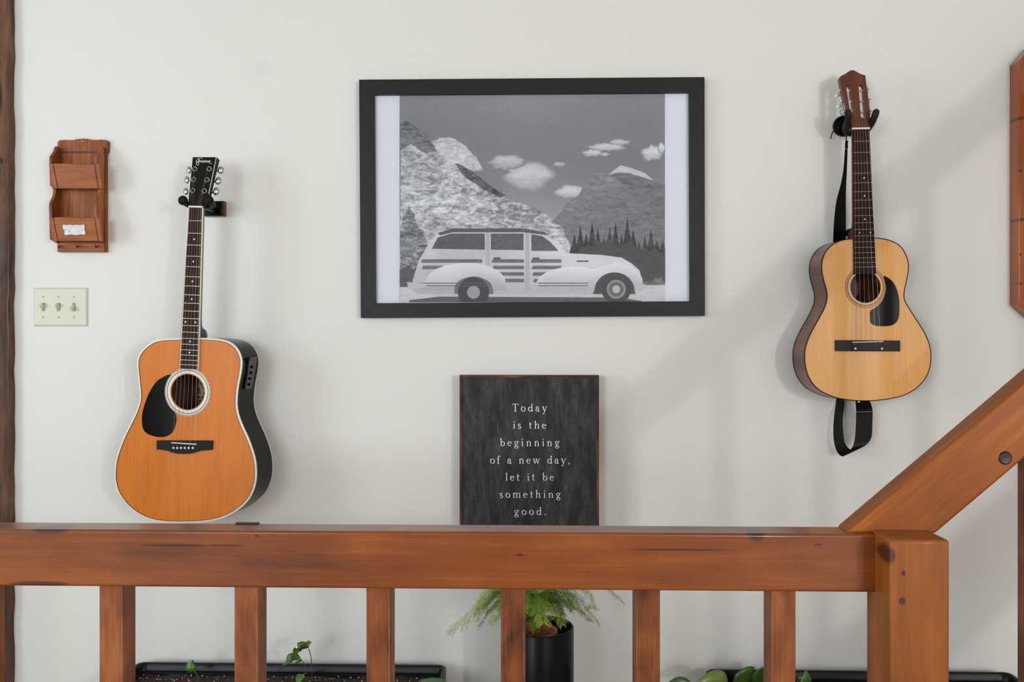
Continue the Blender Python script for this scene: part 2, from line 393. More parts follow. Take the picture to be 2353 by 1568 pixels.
def build_guitar(G, cfg):
    """G: root empty with frame M (z towards the room, z=0 on the soundboard face)"""
    M = G.matrix_world.copy(); D = cfg['depth']
    out = smoothloop(M, cfg['outline'], 3)
    hc = onplane(M, *cfg['hole'][:2]); s = F/ (M.translation.y)
    hr = cfg['hole'][2]/s; ro = cfg['hole'][3]/s
    hole = circle(hc, hr, 56)
    top = plate('soundboard', [inset(out, 0.0012), hole], -0.003, 0.0, cfg['m_top'], G)
    inner = inset(out, 0.003)
    # rim with an inner face
    n = len(out); b = B()
    vs = [(p.x, p.y, -0.0005) for p in out] + [(p.x, p.y, -D) for p in out] + [(p.x, p.y, -0.002) for p in inner] + [(p.x, p.y, -D) for p in inner]
    fs = []
    for i in range(n):
        j = (i+1) % n
        fs += [(i, j, n+j, n+i), (2*n+i, 3*n+i, 3*n+j, 2*n+j), (i, 2*n+i, 2*n+j, j), (n+i, n+j, 3*n+j, 3*n+i)]
    b.add(vs, fs); side = b.build('body_side', cfg['m_side'], G, smooth=50)
    # arched back
    cen = sum(out, Vector((0, 0)))/n; vs = []; fs = []; rg = [1.0, 0.85, 0.6, 0.3]
    for k, f in enumerate(rg):
        for p in out: q = cen+(p-cen)*f; vs.append((q.x, q.y, -D-0.010*(1-f*f)))
    vs.append((cen.x, cen.y, -D-0.010))
    for k in range(len(rg)-1):
        for i in range(n): fs.append((k*n+i, k*n+(i+1)%n, (k+1)*n+(i+1)%n, (k+1)*n+i))
    for i in range(n): fs.append(((len(rg)-1)*n+i, (len(rg)-1)*n+(i+1)%n, len(vs)-1))
    B().add(vs, fs).build('body_back', cfg['m_back'], G, smooth=60)
    # edge binding, front and back
    bw = cfg['bind_w']
    def bind(z, mat, w_, nm):
        o_ = inset(out, -0.0008); i_ = inset(out, w_); vs = []; fs = []
        for p, q in zip(o_, i_): vs += [(p.x, p.y, z-0.0035), (p.x, p.y, z+0.0004), (q.x, q.y, z+0.0010), (q.x, q.y, z-0.0035)]
        for i in range(n):
            j = (i+1) % n
            for k in range(4): fs.append((i*4+k, i*4+(k+1)%4, j*4+(k+1)%4, j*4+k))
        B().add(vs, fs).build(nm, mat, G, smooth=40)
    bind(0.0, cfg['m_bind'], bw, 'front_binding'); bind(-D+0.002, cfg['m_bind_back'], 0.001, 'back_binding')
    if cfg.get('purfling'):
        o_ = inset(out, bw); i_ = inset(out, bw+0.0012); vs = []; fs = []
        for p, q in zip(o_, i_): vs += [(p.x, p.y, 0.0), (p.x, p.y, 0.0012), (q.x, q.y, 0.0012), (q.x, q.y, 0.0)]
        for i in range(n):
            j = (i+1) % n
            for k in range(4): fs.append((i*4+k, i*4+(k+1)%4, j*4+(k+1)%4, j*4+k))
        B().add(vs, fs).build('purfling', M_BLACK, G)
    # rosette: rings proud of the soundboard
    for k, (ra, rb, mat) in enumerate(cfg['rosette']):
        ra /= s; rb /= s
        B().lathe([(ra, 0.0), (ra, 0.0011+0.0001*k), (rb, 0.0011+0.0001*k), (rb, 0.0)], 64, Matrix.Translation((hc.x, hc.y, 0)), closed=True).build('rosette_ring', mat, G)
    # pickguard
    pg = smoothloop(M, cfg['pickguard'], 3)
    B().prism(pg, 0.0001, cfg.get('pg_z', 0.0009), None).build('pickguard', cfg['m_pg'], G, bevel=0.0003)
    # neck axis
    nutc = onplane(M, *cfg['nut'], 0.007); sad = onplane(M, *cfg['saddle'], 0.004); Ls = (nutc-sad).length
    ax = (nutc-sad).normalized(); px_ = Vector((ax.y, -ax.x))       # px_: to the right
    FB = Matrix(((px_.x, ax.x, 0, nutc.x), (px_.y, ax.y, 0, nutc.y), (0, 0, 1, 0), (0, 0, 0, 1)))   # origin at nut, y up the neck
    wn, we, le = cfg['wn']/2, cfg['we']/2, cfg['fb_len']
    bl = cfg['m_fbbind']
    zt_ = 0.0068
    fbp = [(-wn, 0), (wn, 0), (we, -le), (-we, -le)]
    fb = B().prism(fbp, 0.0008, zt_, FB).build('fingerboard', cfg['m_fb'], G, bevel=0.0004)
    def wat(y): return wn+(we-wn)*(-y)/le
    if bl:
        for sg in (-1, 1):
            t_ = 0.0019
            B().prism([(sg*(wn-0.0001), 0), (sg*(wn+t_), 0), (sg*(we+t_), -le), (sg*(we-0.0001), -le)], 0.0006, zt_+0.0002, FB).build('fingerboard_binding', bl, G)
    for k in range(1, cfg['nfret']+1):
        y = -Ls*(1-2**(-k/12)); h = wat(y)-0.0003
        B().box((-h, y-0.0007, zt_-0.0005), (h, y+0.0007, zt_+0.0009), FB).build('fret', cfg['m_fret'], G)
    for k, xs in cfg['dots']:
        y = -Ls*(1-(2**(-(k-1)/12)+2**(-k/12))/2)
        for x in xs: B().lathe([(0.0026, 0), (0.0026, 0.0003)], 4 if cfg['sqdots'] else 14, FB @ Matrix.Translation((x, y, zt_)) @ Matrix.Rotation(R(45), 4, 'Z')).build('inlay_dot', M_PEARL, G)
    B().box((-wn-0.0008, -0.0005, 0.0015), (wn+0.0008, 0.0045, zt_+0.0024), FB).build('nut', M_IVORY, G, bevel=0.0005)
    # neck: D profile from the head to the heel
    bo = onplane(M, *cfg['bodyjoin']); yb = (FB.inverted() @ Vector((bo.x, bo.y, 0))).y
    vs = []; fs = []; ns = 14; st = [(0.004, 0.020), (-0.03, 0.0205), (yb*0.5, 0.0215), (yb+0.055, 0.023), (yb+0.036, 0.028), (yb+0.029, 0.05), (yb+0.024, 0.072), (yb+0.012, 0.082), (yb-0.004, 0.084)]
    for (y, th) in st:
        h = wat(y)+ (0.0016 if bl else 0.0); hb = h if th < 0.03 else h*(0.97 if th < 0.05 else 0.85)
        for k in range(ns):
            a = math.pi*k/(ns-1); v = Vector((hb*math.cos(a) if 0 < k < ns-1 else h*math.cos(a), y, 0.001-(th-0.001)*math.sin(a)**0.75 if 0 < k < ns-1 else 0.001)); vs.append(FB @ v)
    for i in range(len(st)-1):
        for k in range(ns): fs.append((i*ns+k, i*ns+(k+1) % ns, (i+1)*ns+(k+1) % ns, (i+1)*ns+k))
    fs += [tuple(range(ns)), tuple((len(st)-1)*ns+k for k in range(ns-1, -1, -1))]
    B().add(vs, fs).build('neck', cfg['m_neck'], G, smooth=45)
    # headstock, leaning back from the nut
    HM = FB @ Matrix.Translation((0, 0.003, cfg.get('head_z', 0.0035))) @ Matrix.Rotation(-R(cfg['tilt']), 4, 'X')
    HMr = Matrix.Rotation(0, 4, 'X')
    HW = M @ HM
    hl = [onplane(HW, *p) for p in cfg['head']]
    if cfg.get('head_smooth'): hl = crom(hl, 3)
    loops = [hl]
    for sl_ in cfg.get('slots', []):
        a, c_, wd = onplane(HW, *sl_[0]), onplane(HW, *sl_[1]), sl_[2]/s/2
        d_ = (c_-a).normalized(); q = Vector((-d_.y, d_.x)); lp = []
        for k in range(9): t = -math.pi/2+math.pi*k/8; lp.append(c_ - d_*wd + d_*math.cos(t)*wd + q*math.sin(t)*wd)
        for k in range(9): t = math.pi/2+math.pi*k/8; lp.append(a + d_*wd + d_*math.cos(t)*wd + q*math.sin(t)*wd)
        loops.append(lp)
    head = plate('headstock', loops, -0.0155, 0.0, cfg['m_head'], G, M=HM, bevel=0.0008)
    if cfg.get('veneer'): pass
    return dict(M=M, FB=FB, HM=HM, HW=HW, head=head, out=out, s=s, hc=hc, hr=hr, Ls=Ls, wn=wn, we=we, zt=zt_, wat=wat, D=D, yb=yb)

def string_path(g, k, saddle_pt, bridge_pt, post_pt):
    """saddle and bridge points local, post point on the headstock"""
    x = -g['wn']*0.82 + g['wn']*1.64*k/5
    nut = g['FB'] @ Vector((x, 0.002, g['zt']+0.0026))
    return [bridge_pt, saddle_pt, nut, post_pt]

# ---- left: dreadnought with orange top
cL = at(430, 990, 2.42)
ML = frame(cL, yaw=-R(6.0), roll=-R(2.4))
GL = thing('acoustic_guitar', 'orange-topped acoustic guitar with black sides, white binding and black headstock', 'guitar', ML)
def lac(name, cols, rough, axis='Y', **k): return wood(name, cols, axis, 1.2, rough, 0.55, rnd=False, blotch=0.35, stretch=26, fine=0.5, bump=0.01, coat_rough=0.04, **k)
M_OTOP = lac('amber_spruce_top', [rgb(198, 106, 24), rgb(210, 117, 30), rgb(220, 128, 38)], 0.4)
M_INSIDE = plain('guitar_inside', rgb(92, 60, 40), 0.7)
M_CREAM = plain('cream_binding', rgb(224, 218, 200), 0.35)
M_WHITER = plain('white_ring', rgb(226, 224, 214), 0.4)
M_FBD = wood('rosewood', [rgb(20, 13, 12), rgb(44, 27, 22), rgb(64, 40, 33)], 'Y', 2.0, 0.5, 0.0, spec=0.12, rnd=False, blotch=0.4, stretch=16)
def sideback(name, outc, inc):
    m, nt, p = newmat(name); return m
Lout = [(413,778),(390,778.6),(372,780),(351.5,786),(331,801),(319,818.7),(315.7,836),(317.7,862.6),(320.7,892),(321.5,918),(314.8,942),(303,968),(288.4,997.5),(275.2,1029.8),(266.4,1059),(263.5,1088.4),(265,1109),(270.8,1129.5),(281,1147),(295.7,1164.7),(316.2,1180.8),(339.7,1192.5),(366,1199),(398,1201.6),(439.4,1201.6),(474.6,1199),(504,1193),(533,1181),(556.7,1164),(574.3,1144),(584.6,1120.7),(589,1097),(588.4,1068),(583,1041.5),(571.4,1009),(558.2,980),(549.4,956.5),(545,936),(545,912.5),(548,886),(553.2,859.7),(556,836),(553.8,818.7),(545,801),(530.3,787.9),(509.8,781),(483.4,778),(450,777.2)]
def c2(x, y): return (240+x/3.41, 760+y/3.41)
LPG = [c2(*p) for p in [(520,345),(450,370),(400,410),(350,490),(315,580),(296,660),(296,740),(315,790),(360,820),(430,835),(490,828),(535,795),(555,750),(565,680),(540,600),(520,500),(525,420)]]
def c4(x, y): return (400+x/10.45, 340+y/10.45)
gl = build_guitar(GL, dict(depth=0.112, outline=Lout, hole=(431.5, 901, 41, 56), m_top=M_OTOP, m_side=M_BLACKGLOSS, m_back=M_INSIDE, bind_w=0.0042, m_bind=M_CREAM, m_bind_back=M_CREAM, purfling=True,
    rosette=[(41, 43.2, plain('rosette_edge', rgb(196, 120, 58), 0.4)), (43.2, 49.5, M_WHITER), (49.5, 51, M_BLACK), (51, 54.2, M_WHITER), (54.2, 55.2, M_BLACK), (55.2, 56.2, M_CREAM)],
    pickguard=LPG, m_pg=plain('black_pickguard', rgb(10, 11, 13), 0.1, spec=0.45), nut=(449.4, 477), saddle=(428, 1019.5), wn=0.0385, we=0.0525, fb_len=0.453, m_fb=M_FBD, m_fbbind=M_CREAM, nfret=20, m_fret=M_BRASSY,
    dots=[(3, (0,)), (5, (0,)), (7, (0,)), (9, (0,)), (12, (-0.0155, 0.0135)), (15, (0,)), (17, (0,))], sqdots=False, bodyjoin=(437, 778), m_neck=M_BLACKGLOSS, tilt=13,
    head=[(442.6, 361), (497.5, 361), (499.5, 363), (489, 405), (480, 446), (476, 455), (466.5, 474), (432.8, 475), (433.5, 455), (436, 430), (439.5, 395)], m_head=M_BLACK))
# paper label inside, seen through the sound hole
q = onplane(ML, 452, 905, -0.1)
m, nt, p = newmat('paper_label'); tcn = nt.nodes.new('ShaderNodeTexCoord'); nn = nt.nodes.new('ShaderNodeTexNoise'); nn.inputs['Scale'].default_value = 90
rp = nt.nodes.new('ShaderNodeValToRGB'); rp.color_ramp.elements[0].position = 0.42; rp.color_ramp.elements[0].color = rgb(60, 58, 44); rp.color_ramp.elements[1].position = 0.56; rp.color_ramp.elements[1].color = rgb(190, 178, 136)
nt.links.new(tcn.outputs['Object'], nn.inputs['Vector']); nt.links.new(nn.outputs['Fac'], rp.inputs['Fac']); nt.links.new(rp.outputs['Color'], p.inputs['Base Color']); p.inputs['Roughness'].default_value = 0.8
B().box((q.x, q.y-0.045, -0.1105), (q.x+0.075, q.y+0.045, -0.1095)).build('paper_label', m, GL)
# bridge, saddle, pins
def c6(x, y): return (320+x/6.535, 820+y/6.535)
br = [onplane(ML, *c6(*p)) for p in [(280,1255),(280,1390),(375,1396),(430,1408),(500,1435),(600,1455),(700,1458),(800,1450),(880,1425),(950,1404),(1105,1398),(1115,1258)]]
bridge = B().prism(br, 0.0, 0.0075).build('bridge', M_BLACK, GL, bevel=0.0012)
a, c_ = onplane(ML, *c6(485, 1292), 0.008), onplane(ML, *c6(865, 1316), 0.008)
dq = (c_-a).normalized(); nq = Vector((-dq.y, dq.x))*0.0014
B().prism([a-nq, c_-nq, c_+nq, a+nq], 0.006, 0.0105).build('saddle', M_IVORY, GL, bevel=0.0004)
pins = [onplane(ML, *c6(x, 1372), 0.0085) for x in (515, 570, 627, 685, 744, 805)]
for pq in pins: B().ball((pq.x, pq.y, 0.0085), (0.0034, 0.0034, 0.0022), n=12, m=6).build('bridge_pin', M_IVORY, GL, smooth=60)
# tuners
posts = [c4(440,1020), c4(465,755), c4(490,500), c4(835,500), c4(780,760), c4(720,1030)]
btn = [c4(285,1045), c4(312,770), c4(362,530), c4(1130,535), c4(1070,795), c4(1020,1045)]
HW, HM = gl['HW'], gl['HM']; post_local = []
M_POST = plain('dark_post_metal', rgb(58, 56, 54), 0.35, metal=0.8)
for k in range(6):
    pl = onplane(HW, *posts[k], 0.003); post_local.append(HM @ Vector((pl.x, pl.y, 0.006)))
    tun = B().lathe([(0.0046, 0.0), (0.0072, 0.0), (0.0078, 0.0012), (0.0072, 0.0024), (0.0050, 0.0024), (0.0046, 0.0002)], 20, HM @ Matrix.Translation((pl.x, pl.y, -0.0002))).build('tuner', M_CHROME, GL, smooth=35)
    B().lathe([(0.0047, -0.001), (0.0047, 0.0006), (0.0026, 0.0006), (0.0024, 0.0085), (0.0018, 0.009)], 16, HM @ Matrix.Translation((pl.x, pl.y, -0.0002))).build('tuner_post', M_POST, tun, smooth=35)
    bl_ = onplane(HW, *btn[k], -0.022)
    sg = 1 if k > 2 else -1
    B().tube([HM @ Vector((pl.x, pl.y, -0.022)), HM @ Vector((bl_.x-sg*0.004, bl_.y, -0.022))], 0.0025, 10).build('tuner_shaft', M_CHROME, tun, smooth=40)
    B().ball((0, 0, 0), (0.0098, 0.0125, 0.0072), HM @ Matrix.Translation((bl_.x, bl_.y, -0.022)) @ Matrix.Rotation(sg*R(-12), 4, 'Z') @ Matrix.Rotation(R(38)*sg, 4, 'Y'), n=16, m=10).build('tuner_button', M_CHROME, tun, smooth=60)
    B().box((pl.x-0.007, pl.y-0.011, -0.0245), (pl.x+0.007, pl.y+0.011, -0.0155), HM).build('tuner_housing', M_CHROME, tun, bevel=0.002)
# strings
for k in range(6):
    t = k/5; sp = a.lerp(c_, 0.06+0.88*t)
    path = string_path(gl, k, Vector((sp.x, sp.y, 0.0107)), Vector((pins[k].x, pins[k].y+0.003, 0.0085)), post_local[k])
    B().tube(path, 0.00046-0.00004*k, 6).build('string', M_BRONZE if k < 4 else M_STRING, GL)
# white inlay line and script on the headstock
l0, l1 = onplane(HW, *c4(1018, 222)), onplane(HW, *c4(832, 1105))
B().tube([HM @ Vector((l0.x, l0.y, 0.0002)), HM @ Vector((l1.x, l1.y, 0.0002))], 0.0011, 6).build('headstock_binding', M_CREAM, gl['head'])
strokes = [[(612,252),(575,262),(540,300),(530,340),(552,350),(590,310),(612,268),(606,330),(596,385),(575,420),(545,410),(535,378),(565,350),(628,318)],
           [(640,248),(658,262)], [(668,245),(676,258)],
           [(628,318),(645,312),(640,345),(660,338),(676,302),(684,345),(700,340),(712,305)], [(700,348),(715,305),(728,300)], [(760,305),(735,315),(728,345),(752,345),(764,315),(752,302)],
           [(775,345),(785,312),(800,322),(798,348),(815,315),(828,322),(824,345),(838,338)], [(840,335),(868,325),(862,305),(842,322),(846,352),(868,372),(905,368)]]
b = B()
for st in strokes:
    pts = [onplane(HW, *c4(*p)) for p in st]; pts = crom(pts, 4, closed=False) if len(pts) > 2 else pts
    b.tube([HM @ Vector((p.x, p.y, 0.0003)) for p in pts], 0.00075, 6)
b.build('script_lettering', M_WHITER, gl['head'])
# control panel on the side and strap button on the heel
sp_ = onplane(ML, 556, 858)
lo = min(gl['out'], key=lambda p: (p-sp_).length); i = gl['out'].index(lo)
tdir = (gl['out'][(i+2) % len(gl['out'])]-gl['out'][i-2]).normalized(); nrm = Vector((-tdir.y, tdir.x)); nrm = nrm if nrm.x > 0 else -nrm
PM = Matrix(((tdir.x, 0, nrm.x, lo.x+0.003), (tdir.y, 0, nrm.y, lo.y), (0, 1, 0, -0.058), (0, 0, 0, 1)))
pan = B().box((-0.046, -0.024, -0.012), (0.046, 0.024, 0.0022), PM).build('control_panel', plain('panel_plastic', rgb(24, 25, 28), 0.1), GL, bevel=0.002)
for k in range(4): B().lathe([(0.004, 0), (0.004, 0.0035), (0.003, 0.004)], 14, PM @ Matrix.Translation((-0.032+0.017*k, 0.004, 0.002))).build('control_knob', M_BLACKGLOSS, pan, smooth=40)

# ---- right: small pale guitar with slotted headstock
cR = at(1992, 760, 2.445)
MR = frame(cR, yaw=R(4.2), roll=R(1.5))
GR = thing('classical_guitar', 'small pale spruce acoustic guitar with brown sides and slotted headstock', 'guitar', MR)
M_PTOP = lac('pale_spruce_top', [rgb(222, 156, 82), rgb(230, 166, 92), rgb(238, 178, 106)], 0.35)
M_MAHO = wood('mahogany_side', [rgb(60, 30, 22), rgb(104, 56, 36), rgb(130, 74, 48)], 'Z', 1.5, 0.35, 0.4, rnd=False, blotch=0.9, stretch=4)
M_MAHOH = wood('mahogany_head', [rgb(84, 44, 32), rgb(104, 56, 40), rgb(124, 70, 50)], 'Y', 1.5, 0.35, 0.3, rnd=False, blotch=0.6, stretch=8)
M_DBIND = plain('dark_binding', rgb(30, 19, 16), 0.4, spec=0.25)
Rout = [(1961.9,548.6),(1938.9,551),(1918.6,558.7),(1903.4,570.6),(1893.3,585.8),(1888.2,604.4),(1888.2,624.7),(1893.3,648.3),(1899,668.6),(1900,685.5),(1895,705.8),(1883,729.5),(1869.6,753),(1857.8,776.8),(1850.3,800.5),(1848.6,824),(1851.7,847.8),(1858.4,868),(1869.6,885),(1884.8,898.6),(1905,908.7),(1932,917),(1969.3,921.3),(2010,921),(2050.5,916),(2081,907),(2104.6,893.5),(2121.5,876.6),(2133.3,856.3),(2139,831),(2138.4,803.9),(2131.7,780.2),(2119.8,756.5),(2104.6,732.9),(2089.4,709.2),(2079.2,690.6),(2077.5,675.4),(2081,655.1),(2086,631.4),(2087.7,611.2),(2084.3,592.6),(2074.2,572.3),(2059,558.7),(2037,550.3),(2010,547),(1985,547)]
def r4(x, y): return (1780+x/2.9575, 530+y/2.9575)
RPG = [r4(*p) for p in [(738,310),(775,325),(810,360),(832,410),(845,470),(846,560),(835,610),(805,640),(760,650),(690,648),(655,630),(648,590),(652,545),(690,520),(730,480),(752,420),(750,360)]]
def h8(x, y): return (1890+x/8.71, 140+y/8.71)
gr = build_guitar(GR, dict(depth=0.088, outline=Rout, hole=(1988.6, 660, 36, 47), m_top=M_PTOP, m_side=M_MAHO, m_back=M_MAHO, bind_w=0.0016, m_bind=M_DBIND, m_bind_back=M_DBIND,
    rosette=[(36, 37.2, M_CREAM), (41.2, 43.0, plain('rosette_brown', rgb(120, 88, 54), 0.4)), (46.0, 47.4, plain('rosette_olive', rgb(138, 108, 66), 0.4))],
    pickguard=RPG, pg_z=0.0016, m_pg=plain('black_pickguard_gloss', rgb(8, 7, 8), 0.08, spec=0.35), nut=(1979, 297), saddle=(1991.5, 787), wn=0.047, we=0.062, fb_len=0.402, m_fb=wood('dark_rosewood', [rgb(22, 14, 14), rgb(38, 24, 23), rgb(50, 32, 30)], 'Y', 2.0, 0.5, 0.0, rnd=False, spec=0.12), m_fbbind=None, nfret=18,
    m_fret=plain('brass_fret', rgb(146, 122, 100), 0.45, metal=0.5), dots=[(5, (0.004,)), (7, (0.004,)), (10, (0.003,)), (12, (-0.013, 0.018))], sqdots=True, bodyjoin=(1990, 547), m_neck=M_MAHOH, tilt=13,
    head=[h8(*p) for p in [(580,180),(520,212),(450,262),(385,292),(345,322),(350,380),(385,560),(430,780),(480,1010),(540,1160),(580,1250),(602,1345),(945,1340),(962,1240),(958,1150),(942,950),(912,700),(885,500),(858,285),(800,272),(735,245),(640,188)]],
    slots=[(h8(508, 470), h8(602, 1060), 9.5), (h8(772, 460), h8(818, 1145), 11)], m_head=M_MAHOH))
# tie bridge
bl_ = [onplane(MR, *r4(*p)) for p in [(408,745),(408,820),(848,822),(848,748)]]
B().prism(bl_, 0.0, 0.005).build('bridge', M_DBIND, GR, bevel=0.0008)
bl_ = [onplane(MR, *r4(*p), 0.005) for p in [(525,748),(525,818),(740,818),(740,750)]]
B().prism(bl_, 0.004, 0.0078).build('bridge_block', M_DBIND, GR, bevel=0.0008)
a, c_ = onplane(MR, *r4(527, 760), 0.0085), onplane(MR, *r4(738, 762), 0.0085)
B().box((a.x, a.y-0.0013, 0.007), (c_.x, a.y+0.0013, 0.0105)).build('saddle', M_IVORY, GR, bevel=0.0004)
for x in (550, 730):
    q = onplane(MR, *r4(x, 803), 0.008); B().ball((q.x, q.y, 0.0078), (0.0032, 0.0032, 0.0018), n=12, m=6).build('bridge_dot', M_PEARL, GR, smooth=60)
HW, HM = gr['HW'], gr['HM']
rows = [((510, 600), (770, 600)), ((545, 820), (795, 815)), ((585, 1010), (820, 1035))]
ends = {}
for r_, (lp, rp_) in enumerate(rows):
    for sd, pp in ((-1, lp), (1, rp_)):
        q = onplane(HW, *h8(*pp), -0.007); ends[(sd, r_)] = q
        edge = q.x + sd*0.018
        tun = B().tube([HM @ Vector((q.x-sd*0.0075, q.y, -0.0075)), HM @ Vector((edge, q.y, -0.0075))], 0.0030, 12).build('string_roller', M_CHROME if sd > 0 else M_IVORY, GR, smooth=40)
        B().lathe([(0.002, 0), (0.0058, 0), (0.0058, 0.003), (0.002, 0.003)], 14, HM @ Matrix.Translation((edge, q.y, -0.0075)) @ Matrix.Rotation(R(90), 4, 'Y')).build('gear', M_CHROME, tun, smooth=40)
        B().tube([HM @ Vector((edge+sd*0.003, q.y+0.004, -0.004)), HM @ Vector((edge+sd*0.003, q.y+0.004, -0.022))], 0.0026, 10).build('worm_shaft', M_CHROME, tun, smooth=40)
        if not (sd == -1 and r_ == 2):
            B().ball((0, 0, 0), (0.0095, 0.0062, 0.004), HM @ Matrix.Translation((edge+sd*0.003, q.y-0.001 if sd < 0 else q.y, -0.030)) @ Matrix.Rotation(R(20), 4, 'Z'), n=14, m=8).build('tuner_button', M_IVORY, tun, smooth=60)
        else:
            B().tube([HM @ Vector((edge-0.006+0.0075*math.cos(t), q.y+0.0075*math.sin(t), -0.012)) for t in [k*math.pi/9 for k in range(18)]], 0.0009, 6, closed=True).build('wire_loop', M_BLACK, tun, smooth=60)
for sd in (-1, 1):
    q0, q1 = ends[(sd, 0)], ends[(sd, 2)]
    B().tube([HM @ Vector((q0.x+sd*0.0175, q0.y+0.014, -0.0075)), HM @ Vector((q1.x+sd*0.0175, q1.y-0.010, -0.0075))], 0.0022, 8).build('tuner_plate', M_CHROME, GR, smooth=40)
for k in range(6):
    t = k/5; sp = a.lerp(c_, 0.1+0.8*t); sd, r_ = ((-1, 2-k) if k < 3 else (1, k-3))
    q = ends[(sd, r_)]; en = HM @ Vector((q.x-sd*0.002, q.y, -0.0045))
    path = string_path(gr, k, Vector((sp.x, sp.y, 0.0108)), Vector((sp.x, sp.y-0.008, 0.0082)), en)
    nutp = path[2]; mid = nutp.lerp(en, 0.5); 
    path = path[:3] + [mid + (HM.to_3x3() @ Vector((0, 0, 1)))*0.002, en]
    B().tube(path, 0.0005-0.00004*k, 6).build('string', M_BRONZE if k < 4 else M_STRING, GR)
B().lathe([(0.005, 0), (0.005, 0.002), (0.003, 0.003), (0.003, 0.006), (0.005, 0.007), (0.005, 0.008)], 16, Matrix.Translation((onplane(MR, 1990, 921).x, onplane(MR, 1990, 921).y, -0.045)) @ Matrix.Rotation(R(90), 4, 'X')).build('strap_button', M_CHROME, GR, smooth=40)

# ------------------------------------------------------------------ guitar hangers
NL = ML @ (gl['FB'] @ Vector((0, 0.016, -0.012)))          # neck under the left headstock
M_WALNUT = wood('walnut_block', [rgb(44, 24, 18), rgb(74, 42, 32), rgb(92, 56, 42)], 'Z', 2, 0.4, 0.2)
T = Matrix.Translation(Vector((NL.x, WALL, NL.z)))
H = thing('guitar_hanger', 'black padded guitar hook on a dark wooden block holding the orange guitar', 'hanger', T)
blk = B().box((-0.030, -0.020, -0.021), (0.030, 0, 0.024)).build('mounting_block', M_WALNUT, H, bevel=0.002)
dy = NL.y - WALL
B().box((-0.026, -0.024, -0.019), (0.022, -0.019, 0.021)).build('cover_plate', M_BLACKGLOSS, H, bevel=0.002)
B().tube([(0, -0.02, -0.004), (0, dy+0.035, -0.004), (0, dy+0.026, -0.004)], 0.0075, 14).build('stem', M_BLACK, H, smooth=50)
for sg in (-1, 1):
    B().tube(crom([(0, dy+0.028, -0.004), (sg*0.018, dy+0.028, -0.004), (sg*0.033, dy+0.018, -0.004), (sg*0.036, dy-0.004, -0.002), (sg*0.0365, dy-0.020, 0.002)], 4, False), 0.0085, 14).build('arm', M_RUBBER, H, smooth=50)
    B().ball((sg*0.0365, dy-0.023, 0.003), (0.0135, 0.012, 0.0135), n=16, m=10).build('padded_end', M_RUBBER, H, smooth=60)
NR = MR @ (gr['FB'] @ Vector((0, 0.014, -0.012)))
bp = at(1937, 291, WALL)
T = Matrix.Translation(Vector((bp.x, WALL, bp.z)))
H = thing('guitar_hanger', 'black metal guitar hook on a round plate holding the small pale guitar', 'hanger', T)
B().lathe([(0.030, 0), (0.031, 0.006), (0.029, 0.012), (0.018, 0.016), (0.010, 0.019)], 32, Matrix.Rotation(R(90), 4, 'X')).build('wall_plate', M_BLACKGLOSS, H, smooth=35)
off = NR - Vector((bp.x, WALL, bp.z)); dx, dy, dz = off
B().tube(crom([(0, -0.012, 0), (dx*0.3, -0.03, -0.006), (dx, dy+0.030, dz-0.018)], 5, False), 0.009, 14).build('stem', M_BLACK, H, smooth=50)
M_GRIP = plain('brown_grip', rgb(34, 24, 22), 0.55, spec=0.25)
for sg in (-1, 1):
    pth = [(dx, dy+0.028, dz-0.016), (dx+sg*0.020, dy+0.026, dz-0.014), (dx+sg*0.031, dy+0.012, dz-0.006), (dx+sg*0.034, dy-0.012, dz+0.006), (dx+sg*0.036, dy-0.026, dz+0.020), (dx+sg*0.038, dy-0.030, dz+0.030)]
    B().tube(crom(pth, 4, False), [0.008]*8+[0.0092]*13, 14).build('arm', M_GRIP, H, smooth=50)
    B().ball((dx+sg*0.038, dy-0.030, dz+0.030), 0.0091, n=14, m=8).build('padded_end', M_GRIP, H, smooth=60)

# ------------------------------------------------------------------ strap of the small guitar
M_STRAP = plain('black_strap', rgb(9, 9, 10), 0.4, noise=0.2, nscale=400, spec=0.2)
SO = at(1940, 520, 2.52)
S = thing('guitar_strap', 'black guitar strap tied at the headstock and looping below the small pale guitar', 'strap', Matrix.Translation(SO))
def sp(px, py, Y): return at(px, py, Y) - SO
b = B(); s_ = F/2.5
path = [sp(1944.5, 344, 2.50), sp(1942, 390, 2.505), sp(1938, 425, 2.51), sp(1933, 460, 2.515), sp(1930.5, 500, 2.52), sp(1929, 553, 2.535), sp(1931, 600, 2.557)]
wd = [3, 4, 6.5, 11, 14, 15.5, 15.5]
path2 = crom(path, 5, False); wd2 = crom([Vector((q, 0)) for q in wd], 5, False)
b.ribbon(path2, [Vector((q.x/s_, q.x/s_*0.25, 0)) for q in wd2], 0.0022); b.build('upper_band', M_STRAP, S, smooth=40)
b = B(); path = [sp(1930, 548, 2.53), sp(1945, 536, 2.51), sp(1957, 531, 2.50), sp(1972, 530, 2.49)]
b.ribbon(crom(path, 4, False), [Vector((0.001, 0.012, 0.0075))]*13, 0.0022); b.build('heel_tab', M_STRAP, S, smooth=40)
b = B(); b.tube(crom([sp(1944.5, 348, 2.50), sp(1943, 332, 2.495), sp(1945, 318, 2.49), sp(1944, 305, 2.49), sp(1950, 292, 2.48)], 4, False), 0.0018, 8)
b.ball(tuple(sp(1945, 337, 2.497)), (0.0045, 0.0045, 0.010)); b.ball(tuple(sp(1946, 327, 2.495)), (0.004, 0.004, 0.005)); b.build('lace', M_STRAP, S, smooth=50)
b = B(); b.tube(crom([sp(1909, 319, 2.535), sp(1911, 309, 2.535), sp(1916, 300, 2.54), sp(1922, 294, 2.545)], 4, False), 0.0016, 8); b.build('lace_end', M_STRAP, S, smooth=50)
